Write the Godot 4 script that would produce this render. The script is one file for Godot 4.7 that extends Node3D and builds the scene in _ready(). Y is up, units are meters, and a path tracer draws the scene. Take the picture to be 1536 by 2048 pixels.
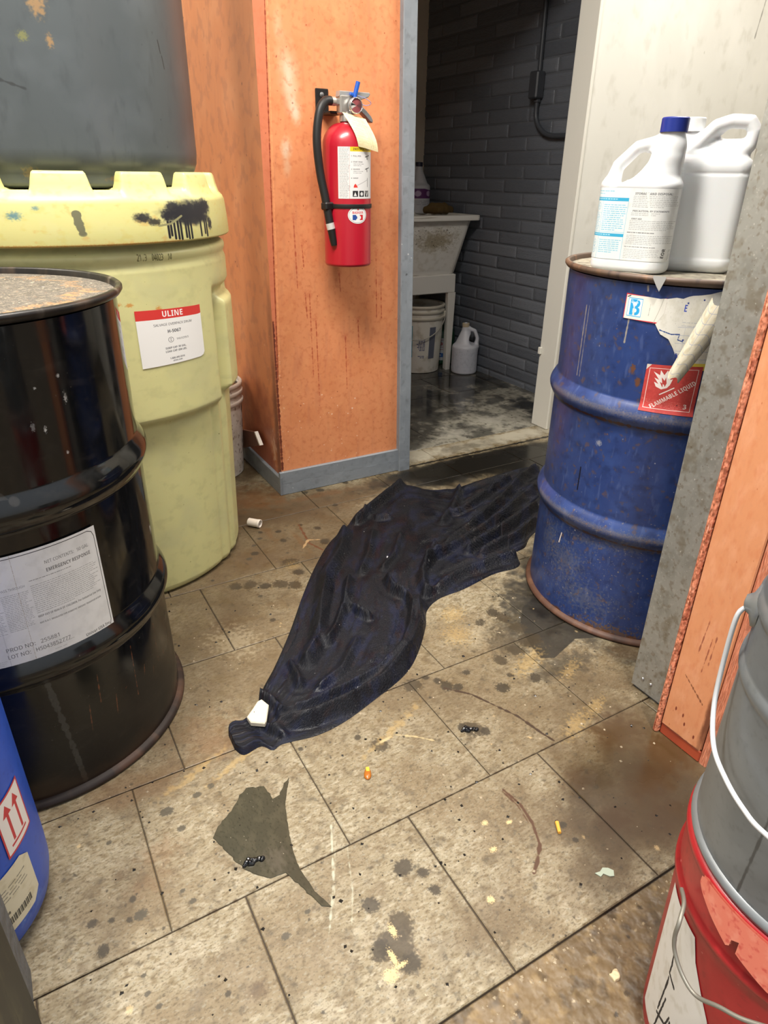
extends Node3D

# ------------------------------------------------------------------ mesh builder
class MB:
	var v := PackedVector3Array()
	var n := PackedVector3Array()
	var t := PackedVector2Array()
	var ix := PackedInt32Array()

	func quad(a: Vector3, b: Vector3, c: Vector3, d: Vector3, u0 := Vector2(0, 0), u1 := Vector2(1, 0), u2 := Vector2(1, 1), u3 := Vector2(0, 1)) -> void:
		# seen from the front: a top-left, b top-right, c bottom-right, d bottom-left
		var k := v.size()
		var nn := (c - a).cross(b - a).normalized()
		v.append_array([a, b, c, d])
		n.append_array([nn, nn, nn, nn])
		t.append_array([u0, u1, u2, u3])
		ix.append_array([k, k + 1, k + 2, k, k + 2, k + 3])

	func tri(a: Vector3, b: Vector3, c: Vector3, ua := Vector2.ZERO, ub := Vector2.ZERO, uc := Vector2.ZERO) -> void:
		var k := v.size()
		var nn := (c - a).cross(b - a).normalized()
		v.append_array([a, b, c])
		n.append_array([nn, nn, nn])
		t.append_array([ua, ub, uc])
		ix.append_array([k, k + 1, k + 2])

	# faces of an axis-aligned block, every face with its own 0..1 texture square
	func block(lo: Vector3, hi: Vector3) -> void:
		var a := lo
		var b := hi
		quad(Vector3(a.x, b.y, b.z), Vector3(b.x, b.y, b.z), Vector3(b.x, a.y, b.z), Vector3(a.x, a.y, b.z))
		quad(Vector3(b.x, b.y, a.z), Vector3(a.x, b.y, a.z), Vector3(a.x, a.y, a.z), Vector3(b.x, a.y, a.z))
		quad(Vector3(a.x, b.y, a.z), Vector3(a.x, b.y, b.z), Vector3(a.x, a.y, b.z), Vector3(a.x, a.y, a.z))
		quad(Vector3(b.x, b.y, b.z), Vector3(b.x, b.y, a.z), Vector3(b.x, a.y, a.z), Vector3(b.x, a.y, b.z))
		quad(Vector3(a.x, b.y, a.z), Vector3(b.x, b.y, a.z), Vector3(b.x, b.y, b.z), Vector3(a.x, b.y, b.z))
		quad(Vector3(a.x, a.y, b.z), Vector3(b.x, a.y, b.z), Vector3(b.x, a.y, a.z), Vector3(a.x, a.y, a.z))

	# chamfered box, centred; uv in metres
	func box(xf: Transform3D, s: Vector3, e := 0.002) -> void:
		var h := s * 0.5
		e = minf(e, minf(h.x, minf(h.y, h.z)) * 0.9)
		for ax in 3:
			for sg in [-1.0, 1.0]:
				var p := (ax + 1) % 3
				var q := (ax + 2) % 3
				var c := []
				for k in [[-1, -1], [1, -1], [1, 1], [-1, 1]]:
					var w := Vector3()
					w[ax] = h[ax] * sg
					w[p] = (h[p] - e) * k[0]
					w[q] = (h[q] - e) * k[1]
					c.append(w)
				_face(xf, c, p, q)
		for ax in 3: # twelve edges
			var p := (ax + 1) % 3
			var q := (ax + 2) % 3
			for sp in [-1.0, 1.0]:
				for sq in [-1.0, 1.0]:
					var c := []
					for k in [[-1, 0], [1, 0], [1, 1], [-1, 1]]:
						var w := Vector3()
						w[ax] = (h[ax] - e) * k[0]
						w[p] = (h[p] - (e if k[1] == 0 else 0.0)) * sp
						w[q] = (h[q] - (e if k[1] == 1 else 0.0)) * sq
						c.append(w)
					_face(xf, c, ax, q)
		for sx in [-1.0, 1.0]:
			for sy in [-1.0, 1.0]:
				for sz in [-1.0, 1.0]:
					var a := Vector3(h.x * sx, (h.y - e) * sy, (h.z - e) * sz)
					var b := Vector3((h.x - e) * sx, h.y * sy, (h.z - e) * sz)
					var d := Vector3((h.x - e) * sx, (h.y - e) * sy, h.z * sz)
					_face(xf, [a, b, d], 0, 1)

	func _face(xf: Transform3D, c: Array, p: int, q: int) -> void:
		var m := Vector3()
		for w in c:
			m += w
		var nn: Vector3 = (c[2] - c[0]).cross(c[1] - c[0])
		if nn.dot(m) < 0:
			c.reverse()
			nn = -nn
		nn = (xf.basis * nn).normalized()
		var k := v.size()
		for w in c:
			v.append(xf * w)
			n.append(nn)
			t.append(Vector2(w[p], w[q]))
		for i in range(1, c.size() - 1):
			ix.append_array([k, k + i, k + i + 1])

	# rows of points; the front is on the right when rows climb and columns run as lathe() does
	func grid(rows: Array, wrap := false, flip := false, us := Vector2(1, 1), uo := Vector2(0, 0), own_uv := []) -> void:
		var k := v.size()
		var nr := rows.size()
		var nc: int = rows[0].size()
		var nrm := PackedVector3Array()
		nrm.resize(nr * nc)
		for i in nr - 1:
			var r0: PackedVector3Array = rows[i]
			var r1: PackedVector3Array = rows[i + 1]
			for j in nc - 1:
				var a := r0[j]
				var b := r0[j + 1]
				var c := r1[j + 1]
				var d := r1[j]
				var f := (c - a).cross(b - d)
				if (a.is_equal_approx(d) and b.is_equal_approx(c)):
					continue
				if flip:
					f = -f
				nrm[i * nc + j] += f
				nrm[i * nc + j + 1] += f
				nrm[(i + 1) * nc + j + 1] += f
				nrm[(i + 1) * nc + j] += f
				var p := k + i * nc + j
				if flip:
					ix.append_array([p, p + nc + 1, p + 1, p, p + nc, p + nc + 1])
				else:
					ix.append_array([p, p + 1, p + nc + 1, p, p + nc + 1, p + nc])
		if wrap:
			for i in nr:
				var s := nrm[i * nc] + nrm[i * nc + nc - 1]
				nrm[i * nc] = s
				nrm[i * nc + nc - 1] = s
		for i in nr:
			var r: PackedVector3Array = rows[i]
			for j in nc:
				v.append(r[j])
				n.append(nrm[i * nc + j].normalized() if nrm[i * nc + j].length_squared() > 1e-24 else Vector3.UP)
				if own_uv.size():
					t.append(own_uv[i][j])
				else:
					t.append(Vector2(uo.x + us.x * j / (nc - 1.0), uo.y + us.y * (1.0 - i / (nr - 1.0))))

	# profile of (radius, height); a doubled point makes a hard edge. v runs with height over hv (0 = by point)
	func lathe(xf: Transform3D, prof: Array, seg := 48, hv := 0.0, a0 := 0.0, a1 := TAU) -> void:
		var rows := []
		var uv := []
		for p in prof:
			var r := PackedVector3Array()
			var q := PackedVector2Array()
			for j in seg + 1:
				var a := a0 + (a1 - a0) * j / seg
				r.append(xf * Vector3(p.x * cos(a), p.y, p.x * sin(a)))
				q.append(Vector2(a / TAU, 1.0 - p.y / hv if hv > 0.0 else p.y))
			rows.append(r)
			uv.append(q)
		grid(rows, absf(a1 - a0 - TAU) < 0.001, false, Vector2.ONE, Vector2.ZERO, uv)

	func tube(path: PackedVector3Array, r: float, seg := 10, r_end := -1.0, caps := true) -> void:
		var rows := []
		var up := Vector3.UP
		var m := path.size()
		var side := Vector3()
		for i in m:
			var d := (path[mini(i + 1, m - 1)] - path[maxi(i - 1, 0)]).normalized()
			if i == 0:
				side = d.cross(up if absf(d.y) < 0.9 else Vector3.RIGHT).normalized()
			else:
				side = (side - d * side.dot(d)).normalized()
			var o := d.cross(side)
			var rad := r if r_end < 0 else lerpf(r, r_end, i / (m - 1.0))
			var row := PackedVector3Array()
			for j in seg + 1:
				var a := TAU * j / seg
				row.append(path[i] + (side * cos(a) + o * sin(a)) * rad)
			if caps and i == 0:
				var q := PackedVector3Array()
				q.resize(seg + 1)
				q.fill(path[0])
				rows.append(q)
				rows.append(row)
			rows.append(row)
			if caps and i == m - 1:
				rows.append(row)
				var q := PackedVector3Array()
				q.resize(seg + 1)
				q.fill(path[i])
				rows.append(q)
		grid(rows, true, false)

	# a patch lying on an upright cylinder; cols of (degrees, top, bottom), uv over the bounding square
	func patch(xf: Transform3D, r: float, cols: Array, nv := 2, own := false, over_hoops := false) -> void:
		var a0: float = cols[0].x
		var a1: float = cols[-1].x
		var top := -1e9
		var bot := 1e9
		for c in cols:
			top = maxf(top, c.y)
			bot = minf(bot, c.z)
		var rows := []
		var uv := []
		for i in nv + 1:
			var row := PackedVector3Array()
			var q := PackedVector2Array()
			for k in cols.size() - 1:
				var m := maxi(1, int(ceil(absf(cols[k + 1].x - cols[k].x) / 2.0)))
				for s in range(0 if k == 0 else 1, m + 1):
					var c: Vector3 = (cols[k] as Vector3).lerp(cols[k + 1], float(s) / m)
					var a := deg_to_rad(c.x)
					var y := lerpf(c.z, c.y, float(i) / nv)
					var rr := r
					if over_hoops:
						for hy in [0.298, 0.588]:
							if absf(y - hy) < 0.034:
								rr += 0.0125 * pow(cos((y - hy) / 0.034 * PI * 0.5), 1.6)
					row.append(xf * Vector3(rr * cos(a), y, rr * sin(a)))
					q.append(Vector2((c.x - a0) / (a1 - a0), 1.0 - float(i) / nv if own else (top - y) / (top - bot)))
			rows.append(row)
			uv.append(q)
		grid(rows, false, a1 < a0, Vector2.ONE, Vector2.ZERO, uv)

	# outline in a plane (x right, y up), pulled out along z by depth, front at z = depth
	func prism(xf: Transform3D, poly: PackedVector2Array, depth: float, bevel := 0.0) -> void:
		var tris := Geometry2D.triangulate_polygon(poly)
		var cw := Geometry2D.is_polygon_clockwise(poly)
		var lo := Vector2(1e9, 1e9)
		var hi := -lo
		for p in poly:
			lo = lo.min(p)
			hi = hi.max(p)
		var inner := poly
		if bevel > 0.0:
			inner = PackedVector2Array()
			for i in poly.size():
				var a := poly[(i - 1 + poly.size()) % poly.size()]
				var b := poly[(i + 1) % poly.size()]
				var d := (b - a).normalized()
				inner.append(poly[i] + Vector2(-d.y, d.x) * bevel * (-1.0 if cw else 1.0))
		for f in 2:
			var k := v.size()
			var z := depth if f == 0 else 0.0
			for p in (inner if f == 0 else poly):
				v.append(xf * Vector3(p.x, p.y, z))
				n.append((xf.basis * Vector3(0, 0, 1 if f == 0 else -1)).normalized())
				t.append(Vector2((p.x - lo.x) / (hi.x - lo.x), (hi.y - p.y) / (hi.y - lo.y)))
			for i in range(0, tris.size(), 3):
				var a := poly[tris[i]]
				var b := poly[tris[i + 1]]
				var c := poly[tris[i + 2]]
				var ccw := (b - a).cross(c - a) > 0
				if ccw == (f == 0):
					ix.append_array([k + tris[i], k + tris[i + 2], k + tris[i + 1]])
				else:
					ix.append_array([k + tris[i], k + tris[i + 1], k + tris[i + 2]])
		var m := poly.size()
		for i in m:
			var j := (i + 1) % m
			if cw:
				j = i
				i = (i + 1) % m
			var a := poly[i]
			var b := poly[j]
			var zt := depth - bevel
			quad(xf * Vector3(a.x, a.y, zt), xf * Vector3(b.x, b.y, zt), xf * Vector3(b.x, b.y, 0), xf * Vector3(a.x, a.y, 0))
			if bevel > 0.0:
				quad(xf * Vector3(inner[i].x, inner[i].y, depth), xf * Vector3(inner[j].x, inner[j].y, depth), xf * Vector3(b.x, b.y, zt), xf * Vector3(a.x, a.y, zt))

	# surface nets of a signed distance
	func blob(xf: Transform3D, lo: Vector3, hi: Vector3, cell: float, f: Callable) -> void:
		var nx := int(ceil((hi.x - lo.x) / cell)) + 1
		var ny := int(ceil((hi.y - lo.y) / cell)) + 1
		var nz := int(ceil((hi.z - lo.z) / cell)) + 1
		var d := PackedFloat32Array()
		d.resize(nx * ny * nz)
		var q := 0
		for k in nz:
			for j in ny:
				var i := 0
				while i < nx:
					var val: float = f.call(lo + Vector3(i, j, k) * cell)
					d[q] = val
					q += 1
					i += 1
					# far from the surface: the next cells keep the sign
					var skip := int(absf(val) * 0.6 / cell) - 1
					while skip > 0 and i < nx:
						d[q] = val
						q += 1
						i += 1
						skip -= 1
		var id := PackedInt32Array()
		id.resize(nx * ny * nz)
		id.fill(-1)
		var sy := nx
		var sz := nx * ny
		var offs := [0, 1, sy, sy + 1, sz, sz + 1, sz + sy, sz + sy + 1]
		var base := v.size()
		for k in nz - 1:
			for j in ny - 1:
				for i in nx - 1:
					var p := i + j * sy + k * sz
					var s := 0
					for o in offs:
						if d[p + o] < 0.0:
							s += 1
					if s == 0 or s == 8:
						continue
					var c := Vector3()
					var m := 0
					for e in [[0, 1], [2, 3], [4, 5], [6, 7], [0, 2], [1, 3], [4, 6], [5, 7], [0, 4], [1, 5], [2, 6], [3, 7]]:
						var a: float = d[p + offs[e[0]]]
						var b: float = d[p + offs[e[1]]]
						if (a < 0.0) != (b < 0.0):
							var w := a / (a - b)
							var pa := Vector3(e[0] & 1, (e[0] >> 1) & 1, e[0] >> 2)
							var pb := Vector3(e[1] & 1, (e[1] >> 1) & 1, e[1] >> 2)
							c += pa.lerp(pb, w)
							m += 1
					c = lo + (Vector3(i, j, k) + c / m) * cell
					id[p] = v.size()
					var h := cell * 0.5
					var g := Vector3(f.call(c + Vector3(h, 0, 0)) - f.call(c - Vector3(h, 0, 0)), f.call(c + Vector3(0, h, 0)) - f.call(c - Vector3(0, h, 0)), f.call(c + Vector3(0, 0, h)) - f.call(c - Vector3(0, 0, h)))
					v.append(xf * c)
					n.append((xf.basis * g).normalized())
					t.append(Vector2(c.x, c.y))
		for k in range(1, nz - 1):
			for j in range(1, ny - 1):
				for i in range(1, nx - 1):
					var p := i + j * sy + k * sz
					var a := d[p] < 0.0
					for ax in 3:
						var st: int = [1, sy, sz][ax]
						if (d[p + st] < 0.0) == a:
							continue
						var o1: int = [sy, sz, 1][ax]
						var o2: int = [sz, 1, sy][ax]
						var q0 := id[p]
						var q1 := id[p - o1]
						var q2 := id[p - o1 - o2]
						var q3 := id[p - o2]
						if q0 < 0 or q1 < 0 or q2 < 0 or q3 < 0:
							continue
						if a:
							ix.append_array([q0, q2, q1, q0, q3, q2])
						else:
							ix.append_array([q0, q1, q2, q0, q2, q3])

	func mesh(m: Material) -> ArrayMesh:
		var a := []
		a.resize(Mesh.ARRAY_MAX)
		a[Mesh.ARRAY_VERTEX] = v
		a[Mesh.ARRAY_NORMAL] = n
		a[Mesh.ARRAY_TEX_UV] = t
		a[Mesh.ARRAY_INDEX] = ix
		var r := ArrayMesh.new()
		r.add_surface_from_arrays(Mesh.PRIMITIVE_TRIANGLES, a)
		r.surface_set_material(0, m)
		return r

# ------------------------------------------------------------------ computed textures
class Tex:
	var w := 0
	var h := 0
	var d := PackedByteArray()
	var x0 := 0.0 # world square that the picture covers, for stains placed by metres
	var y0 := 0.0
	var sx := 1.0
	var sy := 1.0

	func _init(ww: int, hh: int, c: Color) -> void:
		w = ww
		h = hh
		var im := Image.create_empty(w, h, false, Image.FORMAT_RGB8)
		im.fill(c)
		d = im.get_data()

	func span(ax: float, ay: float, bx: float, by: float) -> void:
		x0 = ax
		y0 = ay
		sx = w / (bx - ax)
		sy = h / (by - ay)

	func at(p: Vector2) -> Vector2:
		return Vector2((p.x - x0) * sx, (p.y - y0) * sy)

	static func noise_bytes(nw: int, nh: int, seed_: int, freq: float, ox := 1.0, oy := 1.0, oct := 4, ridged := false) -> PackedByteArray:
		var f := FastNoiseLite.new()
		f.seed = seed_
		f.noise_type = FastNoiseLite.TYPE_SIMPLEX_SMOOTH
		f.frequency = freq
		f.fractal_octaves = oct
		if ridged:
			f.fractal_type = FastNoiseLite.FRACTAL_RIDGED
		var im := f.get_image(maxi(4, int(nw / ox)), maxi(4, int(nh / oy)))
		im.convert(Image.FORMAT_L8)
		if ox != 1.0 or oy != 1.0:
			im.resize(nw, nh, Image.INTERPOLATE_CUBIC)
		return im.get_data()

	# ox, oy stretch the noise along the picture's axes
	func noise(seed_: int, freq: float, lo: float, hi: float, c: Color, k := 1.0, ox := 1.0, oy := 1.0, oct := 4, ridged := false) -> void:
		var b := noise_bytes(w, h, seed_, freq, ox, oy, oct, ridged)
		var lut := PackedInt32Array()
		for i in 256:
			lut.append(int(256.0 * k * smoothstep(lo, hi, i / 255.0)))
		var r := c.r8
		var g := c.g8
		var l := c.b8
		for i in w * h:
			var a := lut[b[i]]
			if a:
				var q := i * 3
				d[q] += ((r - d[q]) * a) >> 8
				d[q + 1] += ((g - d[q + 1]) * a) >> 8
				d[q + 2] += ((l - d[q + 2]) * a) >> 8

	func put(x: int, y: int, c: Color, a: float) -> void:
		if x < 0 or y < 0 or x >= w or y >= h or a <= 0.0:
			return
		var q := (y * w + x) * 3
		var k := int(minf(a, 1.0) * 256.0)
		d[q] += ((c.r8 - d[q]) * k) >> 8
		d[q + 1] += ((c.g8 - d[q + 1]) * k) >> 8
		d[q + 2] += ((c.b8 - d[q + 2]) * k) >> 8

	# irregular soft stain; p and r in picture units, soft 0..1, rough 0..1
	func stain(p: Vector2, r: Vector2, c: Color, k := 1.0, soft := 0.5, rough := 0.5, seed_ := 1, ang := 0.0, freq := 2.5) -> void:
		var f := FastNoiseLite.new()
		f.seed = seed_
		f.frequency = freq / maxf(r.x, r.y)
		var m := maxf(r.x, r.y) * (1.0 + rough)
		var ca := cos(ang)
		var sa := sin(ang)
		for y in range(maxi(0, int(p.y - m)), mini(h, int(p.y + m) + 1)):
			for x in range(maxi(0, int(p.x - m)), mini(w, int(p.x + m) + 1)):
				var ex := x - p.x
				var ey := y - p.y
				var dd := Vector2((ex * ca + ey * sa) / r.x, (-ex * sa + ey * ca) / r.y).length()
				if dd > 1.0 + rough:
					continue
				dd += rough * f.get_noise_2d(x, y)
				var a := 1.0 - smoothstep(1.0 - soft, 1.0, dd)
				if a > 0.0:
					put(x, y, c, a * k)

	func wstain(p: Vector2, r: Vector2, c: Color, k := 1.0, soft := 0.5, rough := 0.5, seed_ := 1, ang := 0.0, freq := 2.5) -> void:
		stain(at(p), r * sx, c, k, soft, rough, seed_, ang, freq)

	func line(pts: Array, width: float, c: Color, k := 1.0, rough := 0.0, seed_ := 1) -> void:
		var f := FastNoiseLite.new()
		f.seed = seed_
		f.frequency = 0.06
		for i in pts.size() - 1:
			var a: Vector2 = pts[i]
			var b: Vector2 = pts[i + 1]
			var m := int(ceil(a.distance_to(b) * 1.2)) + 1
			for s in m:
				var p := a.lerp(b, float(s) / m)
				var ww := width * (1.0 + rough * f.get_noise_2d(p.x, p.y) * 2.0)
				var kk := k * clampf(1.0 + rough * 2.0 * f.get_noise_2d(p.x + 500, p.y), 0.0, 1.0)
				var e := int(ceil(ww * 0.5))
				for y in range(int(p.y) - e, int(p.y) + e + 1):
					for x in range(int(p.x) - e, int(p.x) + e + 1):
						put(x, y, c, kk * clampf(ww * 0.5 + 0.5 - Vector2(x, y).distance_to(p), 0.0, 1.0))

	func wline(pts: Array, width: float, c: Color, k := 1.0, rough := 0.0, seed_ := 1) -> void:
		var q := []
		for p in pts:
			q.append(at(p))
		line(q, width * sx, c, k, rough, seed_)

	func rect(x: float, y: float, ww: float, hh: float, c: Color, k := 1.0) -> void:
		for yy in range(maxi(0, int(y)), mini(h, int(y + hh))):
			for xx in range(maxi(0, int(x)), mini(w, int(x + ww))):
				put(xx, yy, c, k)

	func poly(pts: Array, c: Color, k := 1.0) -> void:
		var p := PackedVector2Array(pts)
		var lo := p[0]
		var hi := p[0]
		for q in p:
			lo = lo.min(q)
			hi = hi.max(q)
		for y in range(int(lo.y), int(hi.y) + 1):
			for x in range(int(lo.x), int(hi.x) + 1):
				if Geometry2D.is_point_in_polygon(Vector2(x + 0.5, y + 0.5), p):
					put(x, y, c, k)

	func specks(count: int, seed_: int, r0: float, r1: float, c: Color, k := 1.0, area := Rect2()) -> void:
		var g := RandomNumberGenerator.new()
		g.seed = seed_
		var a := area if area.size.x > 0 else Rect2(0, 0, w, h)
		for i in count:
			var p := a.position + Vector2(g.randf(), g.randf()) * a.size
			var r := r0 + (r1 - r0) * pow(g.randf(), 3.0)
			if r < 1.2:
				put(int(p.x), int(p.y), c, k * g.randf_range(0.4, 1.0))
				if g.randf() < 0.5:
					put(int(p.x) + 1, int(p.y), c, k * g.randf_range(0.3, 1.0))
			else:
				stain(p, Vector2(r, r * g.randf_range(0.5, 1.0)), c, k * g.randf_range(0.5, 1.0), 0.4, 0.7, seed_ + i, g.randf() * TAU)

	func wrect(ax: float, ay: float, bx: float, by: float) -> Rect2:
		var p := at(Vector2(ax, ay))
		return Rect2(p, at(Vector2(bx, by)) - p)

	# lettering from the system font's glyphs
	static var fonts := {}
	func text(s: String, x: float, y: float, size: float, c: Color, bold := false, ang := 0.0, k := 1.0, stretch := 1.0, centre := false, mono := false) -> float:
		var key := ("m" if mono else "b" if bold else "r")
		if not fonts.has(key):
			var fo := SystemFont.new()
			fo.font_names = PackedStringArray(["Droid Sans Mono" if mono else "Droid Sans"])
			fo.font_weight = 700 if bold else 400
			fonts[key] = fo
		var ts = TextServerManager.get_primary_interface()
		var rid: RID = fonts[key].get_rids()[0]
		var px := 48
		var sc := size / px
		var sz := Vector2i(px, 0)
		var total := 0.0
		for i in s.length():
			var gi: int = ts.font_get_glyph_index(rid, px, s.unicode_at(i), 0)
			total += ts.font_get_glyph_advance(rid, px, gi).x * sc * stretch
		var pen := -total * 0.5 if centre else 0.0
		var ca := cos(ang)
		var sa := sin(ang)
		for i in s.length():
			var gi: int = ts.font_get_glyph_index(rid, px, s.unicode_at(i), 0)
			ts.font_render_glyph(rid, sz, gi)
			var uv: Rect2 = ts.font_get_glyph_uv_rect(rid, sz, gi)
			var off: Vector2 = ts.font_get_glyph_offset(rid, sz, gi)
			var ti: int = ts.font_get_glyph_texture_idx(rid, sz, gi)
			if ti >= 0 and uv.size.x > 1:
				var im: Image = ts.font_get_texture_image(rid, sz, ti)
				var gx := pen + off.x * sc * stretch
				var gy := off.y * sc
				var gw := uv.size.x * sc * stretch
				var gh := uv.size.y * sc
				# walk over the turned box of the glyph
				var cs := [Vector2(gx, gy), Vector2(gx + gw, gy), Vector2(gx + gw, gy + gh), Vector2(gx, gy + gh)]
				var lo := Vector2(1e9, 1e9)
				var hi := -lo
				for q in cs:
					var e := Vector2(x + q.x * ca - q.y * sa, y + q.x * sa + q.y * ca)
					lo = lo.min(e)
					hi = hi.max(e)
				for yy in range(int(lo.y) - 1, int(hi.y) + 2):
					for xx in range(int(lo.x) - 1, int(hi.x) + 2):
						var acc := 0.0
						for sub in 4:
							var ex := xx + 0.25 + 0.5 * (sub & 1) - x
							var ey := yy + 0.25 + 0.5 * (sub >> 1) - y
							var lx := (ex * ca + ey * sa - gx) / (sc * stretch)
							var ly := (-ex * sa + ey * ca - gy) / sc
							if lx >= 0 and ly >= 0 and lx < uv.size.x and ly < uv.size.y:
								acc += im.get_pixel(int(uv.position.x + lx), int(uv.position.y + ly)).a
						put(xx, yy, c, acc * 0.25 * k)
			pen += ts.font_get_glyph_advance(rid, px, gi).x * sc * stretch
		return total

	# fine print too small to read: rows of broken dashes
	func fine(x: float, y: float, ww: float, rows: int, pitch: float, c: Color, k: float, seed_: int, thick := 1.5) -> void:
		var g := RandomNumberGenerator.new()
		g.seed = seed_
		for i in rows:
			var px := x
			var end := x + ww * (g.randf_range(0.85, 1.0) if i < rows - 1 else g.randf_range(0.4, 0.8))
			while px < end:
				var m := g.randf_range(2.5, 9.0) * pitch * 0.25
				for q in int(maxf(1.0, m)):
					rect(px + q, y + i * pitch + g.randf_range(-0.5, 0.5), 1.0, thick + g.randf() * 0.8, c, k * g.randf_range(0.35, 1.0))
				px += m + pitch * 0.3

	func image() -> Image:
		var im := Image.create_from_data(w, h, false, Image.FORMAT_RGB8, d)
		return im

	func tex() -> ImageTexture:
		return ImageTexture.create_from_image(image())

# ------------------------------------------------------------------ small helpers
func hx(s: String) -> Color:
	return Color.html(s)

func mat(c: Color, rough := 0.6, metal := 0.0, tex: Texture2D = null) -> StandardMaterial3D:
	var m := StandardMaterial3D.new()
	m.albedo_color = c
	m.roughness = rough
	m.metallic = metal
	if tex:
		m.albedo_color = Color.WHITE
		m.albedo_texture = tex
	return m

func rough_map(m: StandardMaterial3D, t: Texture2D) -> void:
	m.roughness = 1.0
	m.roughness_texture = t
	m.roughness_texture_channel = BaseMaterial3D.TEXTURE_CHANNEL_RED

var bump_cache := {}
# uneven relief over a whole material, from noise in three planes
func bump(m: StandardMaterial3D, freq: float, strength: float, scale := 1.0, stretch := Vector2.ONE, oct := 4) -> void:
	var key := [freq, stretch, oct]
	if not bump_cache.has(key):
		var b := Tex.noise_bytes(512, 512, 77, freq, stretch.x, stretch.y, oct)
		var im := Image.create_from_data(512, 512, false, Image.FORMAT_L8, b)
		im.convert(Image.FORMAT_RGBA8)
		im.bump_map_to_normal_map(4.0)
		bump_cache[key] = ImageTexture.create_from_image(im)
	m.normal_enabled = true
	m.normal_texture = bump_cache[key]
	m.normal_scale = strength
	if m.albedo_texture == null and m.roughness_texture == null:
		m.uv1_triplanar = true
		m.uv1_world_triplanar = true
		m.uv1_scale = Vector3.ONE * scale

func T(p := Vector3.ZERO, turn := 0.0) -> Transform3D:
	return Transform3D(Basis(Vector3.UP, turn), p)

# axes: x along a, y along b
func frame(p: Vector3, a: Vector3, b: Vector3) -> Transform3D:
	a = a.normalized()
	var c := a.cross(b).normalized()
	return Transform3D(Basis(a, c.cross(a), c), p)

var used := {}
func numbered(s: String) -> String:
	var k: int = used.get(s, 0)
	used[s] = k + 1
	return s if k == 0 else "%s_%03d" % [s, k]

func tag(o: Node3D, label: String, category: String, group := "") -> void:
	o.set_meta("label", label)
	o.set_meta("category", category)
	if group:
		o.set_meta("group", group)

func thing(called: String, label: String, category: String, at := Vector3.ZERO, turn := 0.0, group := "") -> Node3D:
	var o := Node3D.new()
	o.name = numbered(called)
	add_child(o, true)
	o.position = at
	o.rotation.y = turn
	tag(o, label, category, group)
	return o

func part(called: String, b: MB, m: Material, parent: Node3D, label := "") -> MeshInstance3D:
	var o := MeshInstance3D.new()
	o.name = called
	o.mesh = b.mesh(m)
	parent.add_child(o, true)
	if label:
		o.set_meta("label", label)
	return o

func single(called: String, b: MB, m: Material, label: String, category: String, at := Vector3.ZERO, turn := 0.0, group := "") -> MeshInstance3D:
	var o := MeshInstance3D.new()
	o.name = numbered(called)
	o.mesh = b.mesh(m)
	add_child(o, true)
	o.position = at
	o.rotation.y = turn
	tag(o, label, category, group)
	return o

func struct(called: String, b: MB, m: Material, label := "", category := "") -> MeshInstance3D:
	var o := MeshInstance3D.new()
	o.name = called
	o.mesh = b.mesh(m)
	add_child(o, true)
	o.set_meta("kind", "structure")
	if label:
		tag(o, label, category)
	return o

func smin(a: float, b: float, k: float) -> float:
	var q := maxf(k - absf(a - b), 0.0) / k
	return minf(a, b) - q * q * k * 0.25

func capsule(p: Vector3, a: Vector3, b: Vector3, ra: float, rb: float) -> float:
	var ab := b - a
	var s := clampf((p - a).dot(ab) / ab.length_squared(), 0.0, 1.0)
	return p.distance_to(a + ab * s) - lerpf(ra, rb, s)

func rbox(p: Vector3, h: Vector3, r: float) -> float:
	var q := p.abs() - h + Vector3.ONE * r
	return q.max(Vector3.ZERO).length() + minf(maxf(q.x, maxf(q.y, q.z)), 0.0) - r

func spline(pts: Array, per := 8) -> PackedVector3Array:
	var out := PackedVector3Array()
	var m := pts.size()
	for i in m - 1:
		var a: Vector3 = pts[maxi(i - 1, 0)]
		var b: Vector3 = pts[i]
		var c: Vector3 = pts[i + 1]
		var e: Vector3 = pts[mini(i + 2, m - 1)]
		for k in per:
			out.append(b.cubic_interpolate(c, a, e, float(k) / per))
	out.append(pts[m - 1])
	return out


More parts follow.
